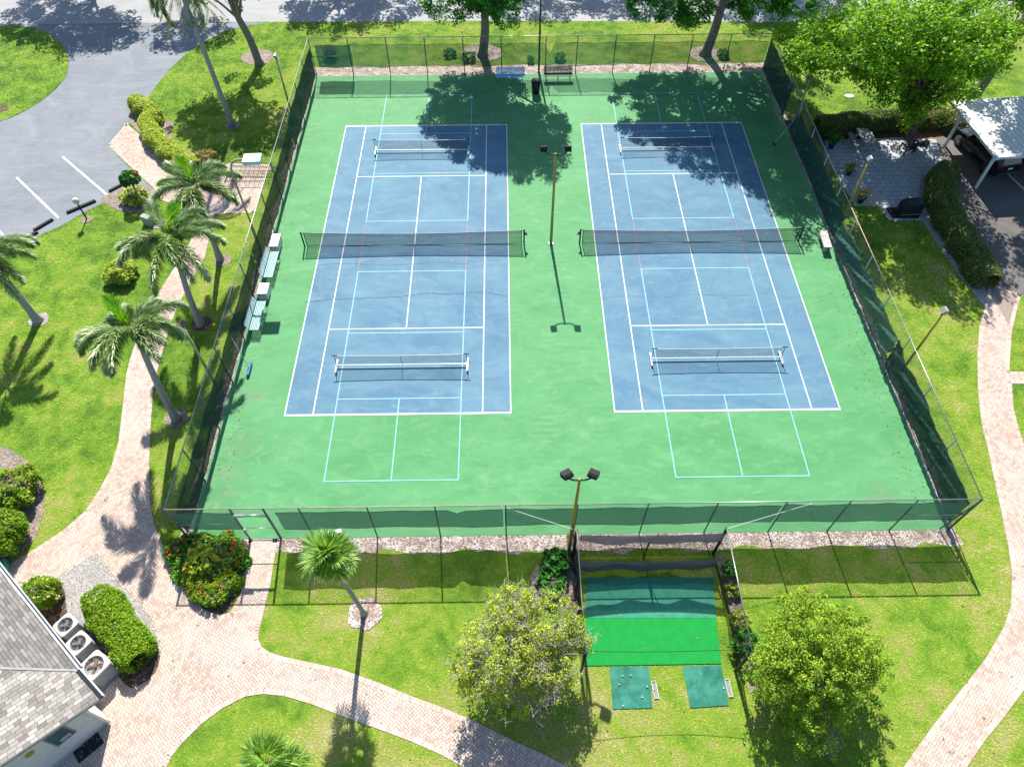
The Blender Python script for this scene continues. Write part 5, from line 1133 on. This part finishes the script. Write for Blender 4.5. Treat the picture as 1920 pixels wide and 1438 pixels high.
# low fan palms at the bottom edge
def lowfan(label, px, n, s):
    c = g(*px); tt = thing('low_palm', label, 'palm', (c[0], c[1], 0), 0, 'low yellow green palms at the bottom edge')
    MB().tube([(0, 0, 0), (0, 0, .4)], .07, 8).build('stem', 'bark', tt)
    for i in range(n):
        o = FB[i % 3].copy(); COL.objects.link(o); o.parent = tt; o.rotation_euler = (random.uniform(-.4, .4), -R(random.uniform(5, 75)), i*2.4); o.location = (0, 0, .35); o.scale = (s,)*3
lowfan('low fan palm at the bottom edge, left one of two, larger', (512, 1432), 16, .95); lowfan('low fan palm at the bottom edge, right one of two, smaller', (552, 1446), 11, .75)

# ---------------------------------------------------------------- hedges and shrubs
def blooms(P, size, mat, parent, name='flower', cr=.045, n=10):
    P = np.asarray(P); first = leaves(name, [(0, 0, 0)], [cr], n, size, mat, parent, up=.5); first.location = P[0]
    for p in P[1:100]: o = first.copy(); COL.objects.link(o); o.parent = parent; o.location = p; o.rotation_euler = (0, 0, random.uniform(0, 6.28))
    if len(P) > 100: leaves(name+'s', P[100:], np.full(len(P)-100, cr), n, size, mat, parent, up=.5)['kind'] = 'stuff'
def bush(name, label, px, r, h, leafm, ls=.07, dens=1.0, flowers=0, group=None, fm='flower_petal', rx=None, cat='shrub', z=0, lump=.12, core=True, rz=0, fl_size=.09):
    c = g(*px) if len(px) == 2 else px
    ry = r; rx = rx or r
    t = thing(name, label, cat, (c[0], c[1], z), rz, group)
    n = int(900*dens*(rx*ry+.8*h*(rx+ry)/2)/1.0); d = rng.normal(size=(n, 3)); d[:, 2] = np.abs(d[:, 2])*.9-.1; d /= np.linalg.norm(d, axis=1)[:, None]
    e = np.abs(d)**.8*np.sign(d); k = 1+lump*np.sin(d[:, 0]*6+rx*9)*np.sin(d[:, 1]*7+h*5)+rng.uniform(-.10, .06, n)
    P = e*k[:, None]*np.array([rx*.93, ry*.93, h*.60]); P[:, 2] += h*.38; P = P[P[:, 2] > .02]
    if core:
        V = []; nn = 18
        prof = [(.62, .0), (.86, .22), (.84, .55), (.66, .8), (.30, .90)]
        MB().lathe([(q, w_) for q, w_ in prof], n=nn).build('dark_core', 'bark_dark', t).scale = (rx*.92, ry*.92, h)  # added solid dark core, makes the thin leaf shell read opaque
    leaves('foliage', P, np.full(len(P), .07), 7, ls, leafm, t, up=.3)
    if flowers:
        F_ = P[rng.choice(len(P), flowers)]; F_ = F_*1.05; blooms(F_, fl_size, fm, t, 'flower' if fm == 'flower_petal' else 'dry_shoot')
    return t
def hedge(label, px, w, h, leafm, ls=.075, group=None, dens=1.0, flowers=0, fm='flower_petal', name='hedge', lump=.1, zb=0):
    L = openspline([g(*p)[:2] for p in px], 8); L = np.array(L); c0 = L.mean(0)
    t = thing(name, label, 'hedge', (c0[0], c0[1], zb), 0, group); L = L-c0
    seg = np.linalg.norm(np.diff(L, axis=0), axis=1); cum = np.concatenate([[0], np.cumsum(seg)]); tot = cum[-1]
    n = int(dens*620*tot*(w+1.4*h)); s = rng.uniform(-w*.35, tot+w*.35, n); sc = np.clip(s, 0, tot)
    X = np.interp(sc, cum, L[:, 0]); Y = np.interp(sc, cum, L[:, 1]); i = np.clip(np.searchsorted(cum, sc)-1, 0, len(seg)-1)
    tx = (L[i+1]-L[i])/seg[i][:, None]; nx = np.stack([-tx[:, 1], tx[:, 0]], 1); ov = (s-sc)
    th = rng.uniform(-.15, math.pi+.15, n); cc = np.cos(th); ss = np.sin(th)
    endk = np.sqrt(np.clip(1-(ov/(w*.5))**2, .1, 1)); k = (1+lump*np.sin(s*3.1+th*2)+lump*.7*np.sin(s*7.3)*np.sin(th*4)+rng.uniform(-.12, .06, n))*endk
    lat = np.sign(cc)*np.abs(cc)**.7*w*.5*k; zz = h*.25+np.abs(ss)**.7*h*.72*(.9+.1*k)*np.where(ss > 0, 1, -.3); zz = np.where(rng.random(n) < .3, rng.random(n)*h*.6, zz)
    P = np.stack([X+nx[:, 0]*lat+tx[:, 0]*ov, Y+nx[:, 1]*lat+tx[:, 1]*ov, np.clip(zz, .03, 9)], 1)
    b = MB(); Vv = []; Ff = []; m_ = len(L)
    for j in range(m_):
        tn = (L[min(j+1, m_-1)]-L[max(j-1, 0)]); tn /= np.linalg.norm(tn)+1e-9; nn_ = np.array([-tn[1], tn[0]])
        for q, z in ((-.40, 0), (-.42, .55), (-.25, .82), (.25, .82), (.42, .55), (.40, 0)): Vv.append((L[j][0]+nn_[0]*q*w, L[j][1]+nn_[1]*q*w, z*h))
    for j in range(m_-1): Ff += [(j*6+k_, j*6+k_+1, (j+1)*6+k_+1, (j+1)*6+k_) for k_ in range(5)]
    Ff += [tuple(range(6)), tuple((m_-1)*6+k_ for k_ in range(6))]
    b.add(Vv, Ff).build('dark_core', 'bark_dark', t)  # added solid dark filler inside the hedge leaves, closes see-through gaps
    leaves('foliage', P, np.full(len(P), .075), 5, ls, leafm, t, up=.3)
    if flowers:
        F_ = P[(P[:, 2] > h*.5)]; F_ = F_[rng.choice(len(F_), flowers)]; blooms(F_, .08, fm, t)
    return t
hedge('clipped bright green hedge beside the air conditioners', [(200, 1138), (228, 1180), (262, 1228)], 1.35, 1.05, 'leaf_hedge', .075, dens=1.4)
bush('round_bush', 'small round clipped bush by the roof edge, orange growth at its foot', (92, 1122), .66, 1.25, 'leaf_hedge', .07, 1.0, 30, fm='frond_dry')
bush('round_bush', 'round clipped yellow green bush at the left edge by the brick path', (14, 1012), 1.08, 1.35, 'leaf_hedge', .08, 1.0)
bush('flowering_bush', 'loose round bush dotted with orange red flowers at the left edge', (38, 925), 1.02, 1.1, 'leaf_bushy', .11, .6, 40, lump=.2, fl_size=.06)
flt = hedge('triangular flower bed planting with red blooms beside the gate', [(352, 1040), (395, 1062), (432, 1040)], 1.75, .48, 'leaf_bed', .10, dens=.6, flowers=230, name='flower_bed_shrubs', lump=.22)
hedge('yellow green shrub row along the curved front of the flower bed', [(366, 1088), (404, 1122), (436, 1092)], .85, .50, 'leaf_hedge', .08, dens=.8, flowers=90, name='flower_bed_shrubs', lump=.2)
bush('variegated_shrub', 'pale leaved shrub rising in the middle of the flower bed', (386, 1062), .60, .9, 'leaf_sparse', .15, .45, core=False, lump=.25)
bush('flowering_bush', 'small dark bush with red blooms at the left tip of the flower bed', (334, 1034), .45, .6, 'leaf_bed', .10, .5, 26, lump=.2)
hedge('yellow green hedge curving along the brick walk at the parking', [(262, 206), (290, 222), (284, 248), (300, 275), (340, 308), (366, 322)], 1.15, .95, 'leaf_yellow', .11, dens=.75, lump=.15)
bush('shrub', 'dull bronze green shrub at the end of the yellow hedge by the bike rack', (392, 312), .75, .95, 'leaf_variegated', .12, .6, lump=.2)
bush('shrub', 'light yellow green round shrub left of the middle feathery palm', (232, 520), .85, .9, 'leaf_yellow', .11, .75, lump=.16)
t = bush('hibiscus', 'small dark green hibiscus standard with a red flower at the parking corner', (262, 372), .55, .8, 'leaf_deep', .13, .8, 0, z=1.05, core=False)
MB().tube([(.1, -.1, -1.05), (.02, 0, -.4), (0, 0, .4)], .045, 8).build('stem', 'bark', t, True); leaves('flower', [(.35, .12, .72)], [.12], 30, .14, 'flower_petal', t)
bush('shrub', 'yellow and green ground shrub at the foot of the hibiscus', (254, 375), .75, .6, 'leaf_yellow', .11, .6, lump=.25)
bush('shrub', 'small golden yellow shrub beside the grey marker stone', (292, 410), .36, .45, 'flower_yellow_leaf' if 'flower_yellow_leaf' in MATS else 'leaf_yellow', .08, .9, 60, fm='frond_dry')
hedge('long dark curved hedge with reddish leaf tips between patio and parking', [(1764, 338), (1756, 372), (1768, 412), (1790, 452), (1820, 498), (1838, 530)], 1.5, 1.15, 'leaf_olive', .085, dens=.95, lump=.12)
hedge('dark mottled hedge behind the patio below the big tree', [(1536, 250), (1580, 244), (1630, 240), (1685, 236)], 1.25, 1.15, 'leaf_olive', .10, dens=.75, lump=.16)
hedge('reddish green hedge between the mulch circle and the carport', [(1716, 238), (1750, 232), (1790, 246)], 1.3, 1.0, 'leaf_redhedge', .10, dens=.75, lump=.16)
bush('shrub', 'deep green broad leaved shrub by the near fence, upper of two', (1040, 1062), .52, .85, 'leaf_deep', .17, .55, lump=.25)
bush('shrub', 'deep green broad leaved shrub beside the sparse tree, lower of two', (1034, 1098), .52, .7, 'leaf_deep', .17, .55, lump=.25)
for k, (px, r_, h_, lm, lab) in enumerate([((1364, 1075), .30, .7, 'leaf_deep', 'thin dark plant in the mulch strip beside the cage, topmost'), ((1372, 1110), .28, .4, 'leaf_sparse', 'small pale green plant second from the top beside the cage'), ((1385, 1165), .34, .6, 'leaf_sparse', 'pale plant in the middle of the mulch strip beside the cage'), ((1392, 1215), .48, .9, 'leaf_deep', 'dense dark shrub at the lower right end of the cage')]):
    bush('cage_plant', lab, px, r_, h_, lm, .10, .5, group='plants in the mulch strip beside the golf cage', lump=.3, core=False)
for k, (px, r_, lab) in enumerate([((845, 105), .5, 'low dark shrub behind the far fence, leftmost'), ((880, 112), .6, 'low dark shrub at the foot of the tree trunk behind the far fence'), ((995, 116), .28, 'tiny dark shrub behind the far fence beside the green pole'), ((1050, 112), .45, 'low dark shrub behind the dark green bench'), ((1356, 106), .5, 'low dark shrub right of the forked trunk behind the far fence')]):
    bush('shrub', lab, px, r_*.8, .45, 'leaf_bed', .12, .45, group='low shrubs behind the far fence', lump=.35, core=False)
bush('shrub', 'small yellowing shrub in the far left corner behind the screen', (620, 108), .45, .8, 'leaf_variegated', .12, .5, lump=.3)
def potted(label, px, pot, r_, h_, lm):
    c = g(*px); t = thing('potted_plant', label, 'potted plant', (c[0], c[1], .016), 0, 'potted plants on the patio')
    MB().lathe([(r_*.6, 0), (r_*.95, h_*.9), (r_*1.05, h_), (r_*.9, h_), (r_*.85, h_*.85), (.02, h_*.84)], n=18).build('pot', pot, t, True)
    P = rng.normal(size=(46, 3))*np.array([r_*.75, r_*.75, .14])+np.array([0, 0, h_+.22]); leaves('foliage', P, np.full(46, .09), 12, .13, lm, t)
potted('blue pot with a green plant in the patio corner by the hedge', (1557, 278), 'blue_pot', .26, .45, 'leaf_deep')
potted('dark pot with a bronze plant beside the fence on the patio', (1590, 328), 'green_pot', .22, .35, 'leaf_variegated')
potted('green pot with an orange green croton on the pale paving', (1612, 380), 'green_pot', .26, .45, 'leaf_variegated')

# ---------------------------------------------------------------- grass blades on every lawn in view
N = 1400000
X = rng.uniform(-46, 34, N); Y = rng.uniform(-29, 30, N)
dist = np.sqrt((X-CAM[0])**2+(Y-CAM[1])**2+CAM[2]**2); k = rng.random(N) < np.clip((34/dist)**1.6, 0, 1)
uvw = np.stack([X-CAM[0], Y-CAM[1], np.full(N, -CAM[2])], 1) @ _M; us = 960+FPX*uvw[:, 0]/-uvw[:, 2]; vs = 719-FPX*uvw[:, 1]/-uvw[:, 2]
k &= (us > -60) & (us < 1980) & (vs > -30) & (vs < 1500); k &= ~((X > CX0) & (X < CX1) & (Y > CY0) & (Y < CY1)); X, Y = X[k], Y[k]
bad = np.zeros(len(X), bool)
for poly in HARD:
    P = np.array([(p[0], p[1]) for p in poly]); lo = P.min(0); hi = P.max(0); s = (X > lo[0]) & (X < hi[0]) & (Y > lo[1]) & (Y < hi[1]) & ~bad
    if s.any(): i = np.where(s)[0]; bad[i[inside(X[i]+rng.normal(0, .015, len(i)), Y[i]+rng.normal(0, .015, len(i)), poly)]] = True
isl = inside(X, Y, island); bad &= ~isl; X, Y, isl = X[~bad], Y[~bad], isl[~bad]; n = len(X); print('blades', n)
dist = np.sqrt((X-CAM[0])**2+(Y-CAM[1])**2+CAM[2]**2); sc = np.clip(dist/34, .9, 1.9)
az = rng.uniform(0, 2*np.pi, n); Lh = rng.uniform(.02, .042, n)*sc; lean = rng.uniform(.6, 1.8, n)*Lh*1.7; w_ = rng.uniform(.008, .014, n)*sc
dx_, dy_ = np.cos(az), np.sin(az); z0 = np.where(isl, .02, 0.0)
V = np.stack([np.stack([X-dy_*w_, Y+dx_*w_, z0], 1), np.stack([X+dy_*w_, Y-dx_*w_, z0], 1), np.stack([X+dx_*lean, Y+dy_*lean, z0+Lh], 1)], 1)
# fallen leaves
nL = 1500; xs = np.concatenate([rng.uniform(-34, 24, nL), rng.uniform(CX0, CX1, 150), CX0+.3+np.abs(rng.normal(0, .5, 300)), CX1-.3-np.abs(rng.normal(0, .6, 300))]); ys = np.concatenate([rng.uniform(-28, 14, nL), 18-np.abs(rng.normal(0, 5, 150)), rng.uniform(-18, 18, 600)]); m_ = len(xs)
aa = rng.uniform(0, 6.28, m_); Ls = rng.uniform(.03, .065, m_); ca_, sa_ = np.cos(aa)*Ls, np.sin(aa)*Ls; zz = np.full(m_, .032)+rng.uniform(0, .01, m_)
LV = np.stack([np.stack([xs-ca_, ys-sa_, zz], 1), np.stack([xs+sa_*.4, ys-ca_*.4, zz+.01], 1), np.stack([xs+ca_, ys+sa_, zz], 1), np.stack([xs-sa_*.4, ys+ca_*.4, zz+.01], 1)], 1)
tag(npmesh('fallen_leaves', LV[(np.abs(xs) > 16.4) | (ys < -18.2) | (np.arange(m_) >= nL)], 4, 'leaf_litter', None, rng.random(m_)[(np.abs(xs) > 16.4) | (ys < -18.2) | (np.arange(m_) >= nL)]), 'scattered dry fallen leaves on courts, paths and lawn', 'fallen leaves', kind='stuff')
go = npmesh('grass', V, 3, 'grass_blade', None, rng.random(n)); tag(go, 'short sunlit lawn grass around the courts and paths', 'grass', kind='stuff')
